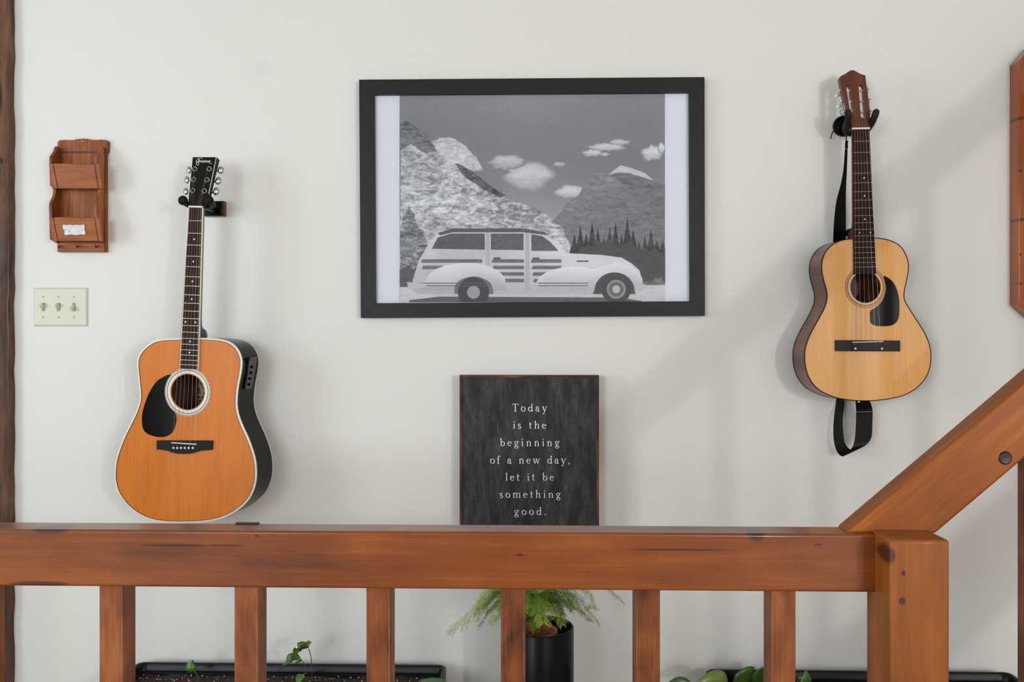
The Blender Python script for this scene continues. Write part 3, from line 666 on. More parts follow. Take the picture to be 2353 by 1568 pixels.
# the loop hanging below the body
lp = [(1931.5, 905, 2.552), (1930, 930, 2.545), (1926.5, 960, 2.525), (1926, 990, 2.52), (1929, 1018, 2.515), (1938, 1036, 2.51), (1949, 1042, 2.505), (1962, 1036, 2.50), (1976, 1024, 2.497), (1983.5, 1005, 2.495), (1985.5, 975, 2.495), (1986, 945, 2.495), (1984, 930, 2.49), (1982, 921, 2.487)]
ww = [(4, 0.014, 0), (5, 0.015, 0), (5, 0.016, 0), (6, 0.017, 0), (7, 0.017, 1), (9, 0.016, 5), (10, 0.014, 8), (12, 0.012, 8), (15, 0.008, 5), (17, 0.006, 2), (17, 0.005, 0), (17, 0.005, 0), (16, 0.005, 0), (14, 0.005, 0)]
path = crom([sp(*p) for p in lp], 4, False); wv = crom([Vector((a_/s_, -d_, e_/s_)) for a_, d_, e_ in ww], 4, False)
B().ribbon(path, wv, 0.0022).build('hanging_loop', M_STRAP, S, smooth=40)
q0, q1 = sp(1968, 947, 2.489), sp(2003, 946, 2.489)
B().tube([q0, q1], 0.0012, 8).build('buckle_bar', M_CHROME, S, smooth=40)

# ------------------------------------------------------------------ letter rack
def l5(x, y): return (60+x/3.265, 290+y/3.265)
bc = at(188, 450, WALL)
MK = frame(Vector((bc.x, WALL-0.013, bc.z)), roll=R(-0.3))
K = thing('letter_rack', 'two-pocket brown wooden letter rack with a pewter plate and key hooks', 'letter rack', MK)
M_RACK = wood('rack_wood', [rgb(104, 52, 22), rgb(150, 80, 34), rgb(170, 98, 44)], 'X', 1.6, 0.4, 0.08, stretch=9)
M_RACKV = wood('rack_wood_upright', [rgb(78, 40, 20), rgb(138, 74, 34), rgb(176, 104, 52)], 'Y', 1.6, 0.45, 0.05, stretch=16)
M_RACKD = wood('rack_wood_edge', [rgb(62, 32, 20), rgb(92, 50, 30), rgb(112, 64, 38)], 'Y', 1.6, 0.45, 0.1)
# back board with the wavy top, slightly left of its right edge
bl_ = [onplane(MK, *l5(*p)) for p in [(236,945),(236,120),(250,105),(300,102),(345,104),(385,96),(425,92),(465,96),(510,104),(560,100),(600,103),(615,118),(612,190),(600,210),(600,945)]]
# mirror wobble out: keep it upright
B().prism(bl_, -0.013, 0.0).build('back_board', M_RACKV, K, bevel=0.0012)
sx0 = onplane(MK, *l5(262, 500)).x - 0.010; sx1 = onplane(MK, *l5(590, 500)).x
DEP = 0.050
def yk(v, z=0.0): return onplane(MK, *l5(300, v), z).y
prof = [(0.0, yk(185)), (0.012, yk(160)), (0.020, yk(170)), (0.026, yk(200)), (0.040, yk(240)), (0.046, yk(275)), (0.042, yk(465)), (0.030, yk(475)), (0.026, yk(500)), (0.030, yk(540)), (0.042, yk(580)), (0.047, yk(620)), (0.045, yk(670)), (0.042, yk(862)), (0.0, yk(885))]
PR = crom([Vector(p) for p in prof[:7]], 3, False) + crom([Vector(p) for p in prof[7:13]], 3, False) + [Vector(p) for p in prof[13:]]
for x in (sx0, sx1-0.009):
    MM = Matrix(((0, 0, 1, x), (0, 1, 0, 0), (1, 0, 0, 0), (0, 0, 0, 1)))
    B().prism([(p.x, p.y) for p in PR], 0, 0.009, MM).build('side_panel', M_RACKD if False else M_RACKV, K, bevel=0.001)
for (vt, vb, cut) in ((283, 468, 0), (685, 862, 1)):
    zt0, zb0 = 0.058, 0.046
    pt = [onplane(MK, *l5(170, vt), zt0), onplane(MK, *l5(548, vt), zt0), onplane(MK, *l5(570, vb), zb0), onplane(MK, *l5(200, vb), zb0)]
    mid = crom([Vector((pt[0].x, pt[0].y)), Vector((pt[0].x*0.7+pt[1].x*0.3, pt[0].y+0.001)), Vector((pt[0].x*0.35+pt[1].x*0.65, pt[1].y-0.002)), Vector((pt[1].x, pt[1].y))], 4, False)
    vs = []
    for dz in (0.0, -0.009):
        for q in mid: vs.append((q.x, q.y, zt0+dz))
        for q in (pt[2], pt[3]): vs.append((q.x, q.y, zb0+dz))
    n = len(mid)+2
    pf = B().add(vs, [tuple(range(n)), tuple(range(2*n-1, n-1, -1))] + [(i, (i+1) % n, n+(i+1) % n, n+i) for i in range(n)]).build('pocket_front', M_RACK, K, bevel=0.001)
    # scored lines across the front
    def onface(u, v):
        l = Vector((pt[0].x, pt[0].y, zt0)).lerp(Vector((pt[3].x, pt[3].y, zb0)), v); r_ = Vector((pt[1].x, pt[1].y, zt0)).lerp(Vector((pt[2].x, pt[2].y, zb0)), v); return l.lerp(r_, u)
    mline = plain('scored_line', rgb(176, 120, 84), 0.5)
    for v in (0.2, 0.82): B().tube([onface(0.04, v), onface(0.93, v)], 0.0006, 6).build('score_line', mline, pf)
    for u in (0.085, 0.905): B().tube([onface(u, 0.0), onface(u+0.02, 1.0)], 0.0012, 6).build('groove', plain('groove_dark', rgb(58, 30, 20), 0.6), pf)
    zf = yk(vb) + 0.004
    B().box((sx0+0.008, zf-0.002, 0), (sx1-0.008, zf+0.006, 0.045)).build('pocket_floor', M_RACK, K)
    if cut:
        # pewter plate
        pl = [(275,745),(285,737),(300,742),(330,738),(355,742),(385,738),(410,742),(430,735),(441,748),(436,775),(443,800),(432,815),(405,812),(370,818),(330,812),(300,818),(282,812),(284,785),(276,770)]
        pp = [onplane(MK, *l5(*p), 0.0555) for p in pl]
        tl = math.atan2(zt0-zb0, pt[0].y-pt[3].y); y0 = sum(p.y for p in pp)/len(pp)
        PM2 = Matrix.Translation((0, y0, 0.0525)) @ Matrix.Rotation(tl, 4, 'X') @ Matrix.Translation((0, -y0, 0))
        pw = B().prism(crom(pp, 2), 0.0, 0.0025, PM2).build('name_plate', plain('pewter', rgb(196, 198, 200), 0.45, metal=0.35, noise=0.25, nscale=120, bump=0.4), K, bevel=0.0006)
        for q in [(291, 777), (418, 778), (323, 790)]:
            qq = onplane(MK, *l5(*q), 0.0555); B().ball((qq.x, qq.y, 0.0025), (0.0014, 0.0014, 0.0008), PM2).build('nail', M_BLACK, pw, smooth=60)
B().box((onplane(MK, *l5(262, 200)).x, yk(198)-0.001, 0.0), (onplane(MK, *l5(555, 200)).x, yk(190), 0.004)).build('cross_lip', M_RACKD, K)
zl = onplane(MK, *l5(236, 940), 0.006); zr = onplane(MK, *l5(585, 940), 0.006)
B().box((zl.x, yk(945), 0.0), (zr.x, yk(870), 0.007)).build('hook_strip', M_RACK, K, bevel=0.001)
M_HOOK = plain('dark_brass', rgb(72, 52, 36), 0.35, metal=0.9)
for x in (258, 395, 535):
    q = onplane(MK, *l5(x, 900), 0.012)
    B().tube(crom([(q.x, q.y, 0.005), (q.x, q.y-0.001, 0.014), (q.x, q.y-0.006, 0.019), (q.x, q.y-0.003, 0.024), (q.x, q.y+0.002, 0.024)], 4, False), 0.0014, 8).build('hook', M_HOOK, K, smooth=50)
q = onplane(MK, *l5(421, 113)); B().ball((q.x, q.y, 0.0005), (0.0028, 0.0028, 0.0015), n=12, m=6).build('screw', plain('screw_metal', rgb(196, 176, 140), 0.3, metal=0.9), K, smooth=60)

# ------------------------------------------------------------------ light switch
pc = at(140.5, 706, WALL)
MS = frame(Vector((pc.x, WALL, pc.z)))
SW = thing('light_switch', 'ivory triple light switch plate with toggle levers below the letter rack', 'light switch', MS)
M_PLATE = plain('ivory_switch_plate', rgb(212, 214, 196), 0.35)
M_PLATED = plain('ivory_toggle', rgb(206, 204, 184), 0.3)
w2, h2 = 0.0815, 0.0575
vs = []; 
rings = [(w2, h2, 0.0), (w2, h2, 0.0025), (w2-0.004, h2-0.004, 0.0062), (w2-0.006, h2-0.006, 0.0066)]
for (a_, c__, z) in rings:
    vs += [(-a_, -c__, z), (a_, -c__, z), (a_, c__, z), (-a_, c__, z)]
fs = [(i*4+k, i*4+(k+1) % 4, i*4+4+(k+1) % 4, i*4+4+k) for i in range(3) for k in range(4)] + [(12, 13, 14, 15), (3, 2, 1, 0)]
B().add(vs, fs).build('cover_plate', M_PLATE, SW)
for k in range(3):
    x = (-0.046, 0, 0.046)[k]*1.0 - 0.004
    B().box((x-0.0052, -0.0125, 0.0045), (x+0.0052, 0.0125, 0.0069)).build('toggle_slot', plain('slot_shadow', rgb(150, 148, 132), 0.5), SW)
    up_ = -1 if k == 2 else 1
    a0 = Matrix.Translation((x, 0, 0.006)) @ Matrix.Rotation(R(-28*up_), 4, 'X')
    vs = []; 
    for (hw, hh, z) in ((0.0048, 0.0062, 0.0), (0.0044, 0.0052, 0.008), (0.0036, 0.0042, 0.0165)): vs += [a0 @ Vector(p) for p in ((-hw, -hh, z), (hw, -hh, z), (hw, hh, z), (-hw, hh, z))]
    B().add(vs, [(i*4+j, i*4+(j+1) % 4, i*4+4+(j+1) % 4, i*4+4+j) for i in range(2) for j in range(4)]+[(8, 9, 10, 11), (3, 2, 1, 0)]).build('toggle', M_PLATED, SW, bevel=0.0008)
    for sy in (-1, 1):
        sc = B().lathe([(0.0033, 0), (0.0032, 0.0008), (0.0022, 0.0014)], 14, Matrix.Translation((x, sy*0.0305, 0.0065))).build('screw', M_PLATED, SW, smooth=40)
        B().box((-0.0028, -0.0005, 0.0012), (0.0028, 0.0005, 0.0016), Matrix.Translation((x, sy*0.0305, 0.0065)) @ Matrix.Rotation(R(70), 4, 'Z')).build('screw_slot', M_BLACK, sc)

# ------------------------------------------------------------------ framed picture
fc = at(1223, 454, WALL)
MF = frame(Vector((fc.x, WALL-0.026, fc.z)), roll=R(0.2))
PF = thing('picture_frame', 'wide black frame with a black and white print of a pale car below mountains', 'picture', MF)
M_FRAME = plain('black_frame', rgb(32, 32, 33), 0.45, spec=0.25)
oc = [onplane(MF, *p) for p in ((825,183),(1619,177),(1620,726),(829,731))]
ic = [onplane(MF, *p) for p in ((860,217),(1584,212),(1586,692.5),(863,697))]
for k in range(4):
    j = (k+1) % 4
    vs = []
    for (o_, i_) in ((oc[k], ic[k]), (oc[j], ic[j])):
        ii = i_; 
        vs += [(o_.x, o_.y, -0.024), (o_.x, o_.y, 0.0), (ii.x, ii.y, 0.0), (ii.x, ii.y, -0.012), (ii.x, ii.y, -0.024)]
    fs = [(i, (i+1) % 5, 5+(i+1) % 5, 5+i) for i in range(5)] + [(0,1,2,3,4), (9,8,7,6,5)]
    B().add(vs, fs).build('frame_rail', M_FRAME, PF, bevel=0.0003)
g = [(p.x, p.y) for p in (ic[0], ic[1], ic[2], ic[3])]
ctr = Vector((sum(p[0] for p in g)/4, sum(p[1] for p in g)/4))
g = [ctr+(Vector(p)-ctr)*1.006 for p in g]
B().prism(g, -0.022, -0.0165).build('backing_board', plain('white_mount', rgb(236, 237, 247), 0.7), PF)
# the print: flat ink on paper (greys and grain), a stand-in mountain scene
m, nt, p = newmat('print_ink'); N = nt.nodes.new; L = nt.links.new
at1 = N('ShaderNodeAttribute'); at1.attribute_name = 'ink'; at2 = N('ShaderNodeAttribute'); at2.attribute_name = 'grain'
tcn = N('ShaderNodeTexCoord')
def nz_(sc, mapping, dist=1.0, det=6):
    mp = N('ShaderNodeMapping'); mp.inputs['Scale'].default_value = mapping; mp.inputs['Rotation'].default_value = (0, 0, R(38)); L(tcn.outputs['Object'], mp.inputs['Vector'])
    n = N('ShaderNodeTexNoise'); n.inputs['Scale'].default_value = sc; n.inputs['Detail'].default_value = det; n.inputs['Distortion'].default_value = dist; n.inputs['Roughness'].default_value = 0.65
    L(mp.outputs['Vector'], n.inputs['Vector']); return n.outputs['Fac']
na = nz_(58, (1, 2.0, 1), 0.7, 9); 
nb = nz_(13, (1, 2.6, 1), 1.2, 5); mxn = N('ShaderNodeMath'); mxn.operation = 'ADD'; L(na, mxn.inputs[0]); L(nb, mxn.inputs[1])
mr = N('ShaderNodeMapRange'); L(mxn.outputs[0], mr.inputs['Value']); mr.inputs['From Min'].default_value = 0.76; mr.inputs['From Max'].default_value = 1.24; mr.inputs['To Min'].default_value = -1; mr.inputs['To Max'].default_value = 1
mu = N('ShaderNodeMath'); mu.operation = 'MULTIPLY'; L(mr.outputs[0], mu.inputs[0]); L(at2.outputs['Fac'], mu.inputs[1])
ad = N('ShaderNodeMath'); ad.operation = 'ADD'; L(mu.outputs[0], ad.inputs[0]); L(at1.outputs['Fac'], ad.inputs[1])
rp = N('ShaderNodeValToRGB'); rp.color_ramp.elements[0].color = rgb(24, 24, 27); rp.color_ramp.elements[1].color = rgb(250, 250, 255)
e_ = rp.color_ramp.elements.new(0.5); e_.color = rgb(150, 150, 158)
L(ad.outputs[0], rp.inputs['Fac']); L(rp.outputs['Color'], p.inputs['Base Color']); p.inputs['Roughness'].default_value = 0.6
layers = []
def ink(poly, val, grain=0.0, sm=0): layers.append((poly, val, grain, sm))
ink([(918,212),(1528,212),(1529,695),(919,696)], lambda x, y: 0.54-0.13*max(0, min(1, (y-230)/200))+0.22*max(0, min(1, (y-360)/160))-0.06*abs(x-1200)/300, 0.015)
def puff(cx, cy, rx, ry, val, seed, soft=True):
    random.seed(seed); n = 22
    rim = [(cx+rx*math.cos(k*2*math.pi/n)*random.uniform(0.8, 1.15), cy+ry*math.sin(k*2*math.pi/n)*random.uniform(0.75, 1.2)) for k in range(n)]
    layers.append((rim, val, 0.04, 2 if soft else 1))
def rough(poly, amp=2.6, seed=1):
    rg = random.Random(seed); pts = list(poly)
    for lev in range(3):
        out_ = []
        for i, p_ in enumerate(pts):
            q_ = pts[(i+1) % len(pts)]; out_.append(p_); l_ = math.hypot(q_[0]-p_[0], q_[1]-p_[1])
            if l_ > 7: out_.append(((p_[0]+q_[0])/2+rg.uniform(-amp, amp), (p_[1]+q_[1])/2+rg.uniform(-amp, amp)))
        pts = out_; amp *= 0.65
    return pts
sky = layers[0][1]
for (cx, cy, rx, ry, vl, sd) in [(1395,338,48,11,0.86,1),(1360,352,26,9,0.86,2),(1425,327,26,7,0.8,3),(1500,352,28,20,0.9,4),(1520,340,9,14,0.92,14),(1310,442,38,16,0.88,5),(1215,405,60,34,0.84,6),(1165,372,44,20,0.8,7),(1285,378,16,7,0.75,8),(1390,355,12,5,0.8,9)]: puff(cx, cy, rx, ry, vl, sd)
ink([(985,330),(1010,316),(1040,318),(1070,335),(1095,362),(1112,392),(1040,400)], 0.78, 0.16)
ink([(1225,560),(1300,470),(1330,450),(1352,418),(1372,392),(1398,402),(1425,380),(1450,386),(1482,398),(1502,415),(1528,425),(1529,660),(1225,640)], lambda x, y: 0.46-0.10*(x > 1400)-0.04*(y > 480), 0.13)
ink([(1398,402),(1425,380),(1450,386),(1482,398),(1502,415),(1478,408),(1446,398),(1424,396)], 0.8, 0.08)
ink([(918,282),(938,280),(962,300),(985,318),(1003,345),(1035,372),(1070,392),(1100,420),(1150,452),(1205,470),(1250,490),(1290,520),(1310,560),(1310,640),(919,660)], lambda x, y: 0.66+0.06*math.sin(x*0.03), 0.34)
ink([(918,282),(938,280),(962,300),(985,318),(1003,345),(970,350),(945,330),(919,345)], 0.36, 0.22)
ink([(1040,372),(1062,380),(1095,400),(1130,428),(1165,450),(1150,456),(1110,436),(1070,408)], 0.24, 0.2)
ink([(919,520),(940,470),(960,520),(985,560),(990,640),(919,662)], 0.42, 0.36)
random.seed(21)
for k in range(16):
    x = 1320+13.5*k; h = random.uniform(45, 90)*(1.0 if k < 10 else 0.75); y0 = 600; wd_ = random.uniform(12, 18)
    ink([(x-wd_, y0), (x-wd_*0.7, y0-h*0.4), (x-wd_*0.3, y0-h*0.75), (x, y0-h-10), (x+wd_*0.35, y0-h*0.7), (x+wd_*0.7, y0-h*0.35), (x+wd_, y0)], 0.06, 0.07)
for k in range(9): puff(1355+22*k, 600+random.uniform(-10, 14), 30, 36, 0.12, 30+k, False)
for k in range(4): puff(928+11*k, 640, 14, 26, 0.2, 50+k, False)
ink([(919,660),(1529,655),(1529,695),(919,696)], 0.80, 0.05)
ink([(940,690),(1010,682),(1420,684),(1475,692),(1470,696),(940,696)], 0.22, 0.03)
# a plain old estate car, side view
body = [(950,668),(948,645),(962,600),(985,560),(1005,536),(1040,527),(1200,527),(1250,535),(1278,556),(1302,582),(1380,586),(1428,592),(1452,606),(1470,622),(1474,645),(1470,668),(1440,676),(960,676)]
ink(body, lambda x, y: 0.90-0.16*max(0, (y-620)/60)-0.06*(x < 1290), 0.03)
ink([(1005,536),(1040,525),(1200,525),(1250,533),(1262,541),(1200,534),(1040,534),(1012,541)], 0.2)
ink([(992,572),(1006,546),(1036,537),(1114,537),(1114,574)], 0.2, 0.06)
ink([(1128,537),(1203,537),(1203,575),(1128,574)], 0.24, 0.08)
ink([(1221,538),(1246,543),(1264,556),(1284,577),(1221,577)], 0.22, 0.08)
for (x0, x1) in ((970, 1108), (1132, 1204), (1222, 1290)):
    for k, yy in enumerate((596, 611, 626, 641)):
        if x0 < 1000 and k > 1: continue
        ink([(x0+k*2, yy), (x1, yy), (x1, yy+8), (x0+k*2-3, yy+8)], 0.3, 0.05)
for xx in (1121, 1212): ink([(xx-4,535),(xx+4,535),(xx+5,668),(xx-5,668)], 0.7)
def archp(cx, cy, rx, ry, a0, a1, n=14): return [(cx+rx*math.cos(R(a0+(a1-a0)*k/n)), cy-ry*math.sin(R(a0+(a1-a0)*k/n))) for k in range(n+1)]
ink([(962,662)]+archp(1070, 650, 92, 46, 170, 0)+[(1164,668),(962,668)], lambda x, y: 0.93-0.3*max(0, (y-630)/40), 0.02)
ink([(1232,668)]+archp(1320, 655, 88, 42, 172, 60)+archp(1405, 650, 72, 48, 80, 8)+[(1478,668)], lambda x, y: 0.94-0.3*max(0, (y-635)/40), 0.02)
ink([(1045,676)]+archp(1088, 664, 44, 28, 180, 0)+[(1134,676)], 0.35)
ink([(1362,676)]+archp(1412, 668, 46, 42, 180, 0)+[(1460,676)], 0.12)
for (cx, cy, r_, vl) in ((1088,672,36,0.10),(1088,672,15,0.6),(1416,665,34,0.10),(1416,665,22,0.55),(1416,665,17,0.3),(1416,665,9,0.75)):
    ink([(cx+r_*math.cos(k*math.pi/10), min(694.5, cy+r_*math.sin(k*math.pi/10))) for k in range(20)], vl)
for yy in (650, 656): ink([(960,yy),(1128,yy),(1128,yy+2),(960,yy+2)], 0.25); ink([(1236,yy),(1352,yy),(1352,yy+2),(1236,yy+2)], 0.25)
ink([(935,648),(978,652),(982,660),(938,664)], 0.75); ink([(1462,650),(1486,655),(1486,664),(1462,668)], 0.75)
ink([(1325,599),(1352,599),(1352,602),(1325,602)], 0.15)
for xx in (1134, 1224): ink([(xx,592),(xx+16,592),(xx+16,596),(xx,596)], 0.15)
bm = bmesh.new(); la = bm.verts.layers.float.new('ink'); lb = bm.verts.layers.float.new('grain')
for k, (poly, val, gr_, sm) in enumerate(layers):
    pts = [Vector(p) for p in (rough(poly, seed=k) if gr_ > 0.11 and sm == 0 else poly)]
    if sm: pts = crom(pts, 2)
    z = -0.0165 + 0.00002*(k+1)
    # a triangulated patch with some inner points for the tone
    lay = bmesh.new(); vv = []
    for q in pts:
        x_ = min(1528.5, max(918.5, q.x)); y_ = min(695, max(212.5, q.y))
        l_ = onplane(MF, x_, y_, z); vv.append((l_.x, l_.y, x_, y_))
    if k == 0:
        nx_, ny_ = 12, 12; grid = []
        for j in range(ny_+1):
            for i in range(nx_+1):
                x_ = 918+610*i/nx_; y_ = 212.5+482.5*j/ny_; l_ = onplane(MF, x_, y_, z); v_ = bm.verts.new((l_.x, l_.y, z)); v_[la] = val(x_, y_); v_[lb] = gr_; grid.append(v_)
        for j in range(ny_):
            for i in range(nx_): bm.faces.new((grid[j*(nx_+1)+i], grid[(j+1)*(nx_+1)+i], grid[(j+1)*(nx_+1)+i+1], grid[j*(nx_+1)+i+1]))
    elif sm == 2:
        cx_ = sum(v_[2] for v_ in vv)/len(vv); cy_ = sum(v_[3] for v_ in vv)/len(vv); rings_ = []
        for f_ in (1.0, 0.72, 0.35):
            rg_ = []
            for (lx, ly, x_, y_) in vv:
                xx, yy = cx_+(x_-cx_)*f_, cy_+(y_-cy_)*f_; l_ = onplane(MF, xx, yy, z); v_ = bm.verts.new((l_.x, l_.y, z))
                t_ = 0.0 if f_ == 1.0 else (0.8 if f_ > 0.5 else 1.0); v_[la] = sky(xx, yy)*(1-t_)+val*t_-(0.10 if (yy > cy_+2 and f_ < 1) else 0); v_[lb] = gr_*t_; rg_.append(v_)
            rings_.append(rg_)
        for a_ in range(2):
            for i in range(len(vv)): bm.faces.new((rings_[a_][i], rings_[a_][(i+1) % len(vv)], rings_[a_+1][(i+1) % len(vv)], rings_[a_+1][i]))
        bm.faces.new(rings_[2])
    else:
        vs_ = []
        for (lx, ly, x_, y_) in vv:
            v_ = bm.verts.new((lx, ly, z)); v_[la] = val(x_, y_) if callable(val) else val; v_[lb] = gr_; vs_.append(v_)
        f_ = bm.faces.new(vs_); f_.normal_update()
        if f_.normal.z < 0: f_.normal_flip()
    lay.free()
bmesh.ops.triangulate(bm, faces=bm.faces)
me_ = bpy.data.meshes.new('print'); bm.to_mesh(me_); bm.free(); me_.materials.append(m)
finish('print', me_, PF)
# glazing
m, nt, p = newmat('picture_glass'); nt.nodes.remove(p); N = nt.nodes.new; L = nt.links.new
tr = N('ShaderNodeBsdfTransparent'); gs = N('ShaderNodeBsdfGlossy'); gs.inputs['Roughness'].default_value = 0.03; fr = N('ShaderNodeFresnel'); fr.inputs['IOR'].default_value = 1.45
mxs = N('ShaderNodeMixShader'); L(fr.outputs[0], mxs.inputs[0]); L(tr.outputs[0], mxs.inputs[1]); L(gs.outputs[0], mxs.inputs[2]); L(mxs.outputs[0], nt.nodes['Material Output'].inputs['Surface'])
bm = bmesh.new(); bm.faces.new([bm.verts.new((q[0], q[1], -0.0105)) for q in reversed(g)])
bmesh.ops.recalc_face_normals(bm, faces=bm.faces)
for f_ in bm.faces:
    if f_.normal.z < 0: f_.normal_flip()
me_ = bpy.data.meshes.new('glass_pane'); bm.to_mesh(me_); bm.free(); me_.materials.append(m); finish('glass_pane', me_, PF)

# ------------------------------------------------------------------ chalkboard sign
q = at(1216, 1055, WALL)
MG = frame(Vector((q.x, WALL-0.052, q.z)))
SG = thing('chalkboard_sign', 'dark chalkboard sign with white serif motto and thin wooden edge', 'sign', MG)
m, nt, p = newmat('worn_chalkboard'); N = nt.nodes.new; L = nt.links.new
tcn = N('ShaderNodeTexCoord')
def nzz(scale, rot, det=6, thr=(0.5, 0.7)):
    mp = N('ShaderNodeMapping'); mp.inputs['Scale'].default_value = scale; mp.inputs['Rotation'].default_value = (0, 0, R(rot)); L(tcn.outputs['Object'], mp.inputs['Vector'])
    n = N('ShaderNodeTexNoise'); n.inputs['Scale'].default_value = 1; n.inputs['Detail'].default_value = det; n.inputs['Roughness'].default_value = 0.7; L(mp.outputs['Vector'], n.inputs['Vector'])
    r_ = N('ShaderNodeMapRange'); L(n.outputs['Fac'], r_.inputs['Value']); r_.inputs['From Min'].default_value = thr[0]; r_.inputs['From Max'].default_value = thr[1]; return r_.outputs[0]
def mm(op, a_, c__):
    n = N('ShaderNodeMath'); n.operation = op
    for i, v in enumerate((a_, c__)):
        if isinstance(v, (int, float)): n.inputs[i].default_value = v
        else: L(v, n.inputs[i])
    return n.outputs[0]
clouds = nzz((26, 7, 10), 0, 6, (0.42, 0.75)); specks = nzz((420, 420, 420), 0, 2, (0.60, 0.74)); sc1 = nzz((700, 14, 10), 24, 3, (0.655, 0.72)); sc2 = nzz((700, 12, 10), -32, 3, (0.665, 0.73))
spk = mm('MULTIPLY', specks, mm('ADD', mm('MULTIPLY', clouds, 0.9), 0.15))
scr = mm('MULTIPLY', mm('ADD', sc1, sc2), mm('ADD', mm('MULTIPLY', clouds, 0.8), 0.2))
tot = mm('ADD', mm('ADD', mm('MULTIPLY', clouds, 0.10), mm('MULTIPLY', spk, 0.30)), mm('MULTIPLY', scr, 0.8))
mx = N('ShaderNodeMix'); mx.data_type = 'RGBA'; mx.inputs['A'].default_value = rgb(42, 42, 43); mx.inputs['B'].default_value = rgb(196, 196, 202); L(tot, mx.inputs['Factor']); L(mx.outputs['Result'], p.inputs['Base Color'])
p.inputs['Roughness'].default_value = 0.7; p.inputs['Specular IOR Level'].default_value = 0.25
s0, s1 = onplane(MG, 1056, 862.5), onplane(MG, 1376.5, 862.5); sb_ = onplane(MG, 1216, 1248).y
ew = 0.0075
B().box((s0.x+ew*0.8, sb_+ew*0.8, -0.034), (s1.x-ew*0.8, s0.y-ew*0.8, -0.003)).build('board', m, SG)
M_SEDGE = wood('sign_edge_wood', [rgb(30, 20, 16), rgb(84, 50, 34), rgb(124, 76, 48)], 'Y', 3, 0.6, 0.0, blotch=0.9)
M_SEDGEX = wood('sign_edge_wood_top', [rgb(30, 20, 16), rgb(84, 50, 34), rgb(140, 86, 52)], 'X', 3, 0.6, 0.0, blotch=0.9)
B().box((s0.x, sb_, -0.036), (s0.x+ew, s0.y, 0)).build('edge_strip', M_SEDGE, SG, bevel=0.0008)
B().box((s1.x-ew, sb_, -0.036), (s1.x, s0.y, 0)).build('edge_strip', M_SEDGE, SG, bevel=0.0008)
B().box((s0.x+ew, s0.y-ew, -0.036), (s1.x-ew, s0.y-0.0003, -0.0002)).build('edge_strip', M_SEDGEX, SG, bevel=0.0008)
B().box((s0.x+ew, sb_, -0.036), (s1.x-ew, sb_+ew, -0.0002)).build('edge_strip', M_SEDGEX, SG, bevel=0.0008)
# wall cleat behind the sign
B().box((s0.x+0.08, s0.y-0.06, -0.0525), (s1.x-0.08, s0.y-0.02, -0.033)).build('hanging_cleat', M_SEDGEX, SG)
# lettering: old-style serif letters drawn with a broad nib (x-height = 1)
def nib_line(x0, y0, x1, y1, wd): 
    d = Vector((x1-x0, y1-y0)).normalized(); n_ = Vector((-d.y, d.x))*wd/2; a_ = Vector((x0, y0)); c__ = Vector((x1, y1)); return [[a_-n_, c__-n_, c__+n_, a_+n_]]
def stem(x, y0, y1, wd=0.155): return [[Vector((x-wd/2, y0)), Vector((x+wd/2, y0)), Vector((x+wd/2, y1)), Vector((x-wd/2, y1))]]
def foot(x, y=0.0, wl=0.17, wr=0.17, h=0.075): return [[Vector((x-wl, y)), Vector((x+wr, y)), Vector((x+wr*0.9, y+h*0.7)), Vector((x+0.07, y+h*1.6)), Vector((x-0.07, y+h*1.6)), Vector((x-wl*0.9, y+h*0.7))]]
def flag(x, y): return [[Vector((x+0.078, y+0.03)), Vector((x-0.21, y-0.11)), Vector((x-0.21, y-0.16)), Vector((x-0.07, y-0.16))]]
def arc(cx, cy, rx, ry, a0, a1, thick=0.17, thin=0.07, ph=-15):
    n = max(6, int(abs(a1-a0)/12)); out_ = []; pr = None
    for k in range(n+1):
        t = R(a0+(a1-a0)*k/n); wd = thin+(thick-thin)*abs(math.cos(t-R(ph)))**1.4
        p_ = Vector((cx+rx*math.cos(t), cy+ry*math.sin(t))); nn_ = Vector((math.cos(t)/rx, math.sin(t)/ry)).normalized()
        cur = (p_-nn_*wd/2, p_+nn_*wd/2)
        if pr: out_.append([pr[0], cur[0], cur[1], pr[1]])
        pr = cur
    return out_
def dot(x, y, r_=0.105): return [[Vector((x+r_*math.cos(k*math.pi/6), y+r_*math.sin(k*math.pi/6))) for k in range(12)]]
def arch(x0, x1): return arc((x0+x1)/2+0.02, 0.60, (x1-x0)/2-0.02, 0.36, 150, 0, 0.15, 0.08, 0)
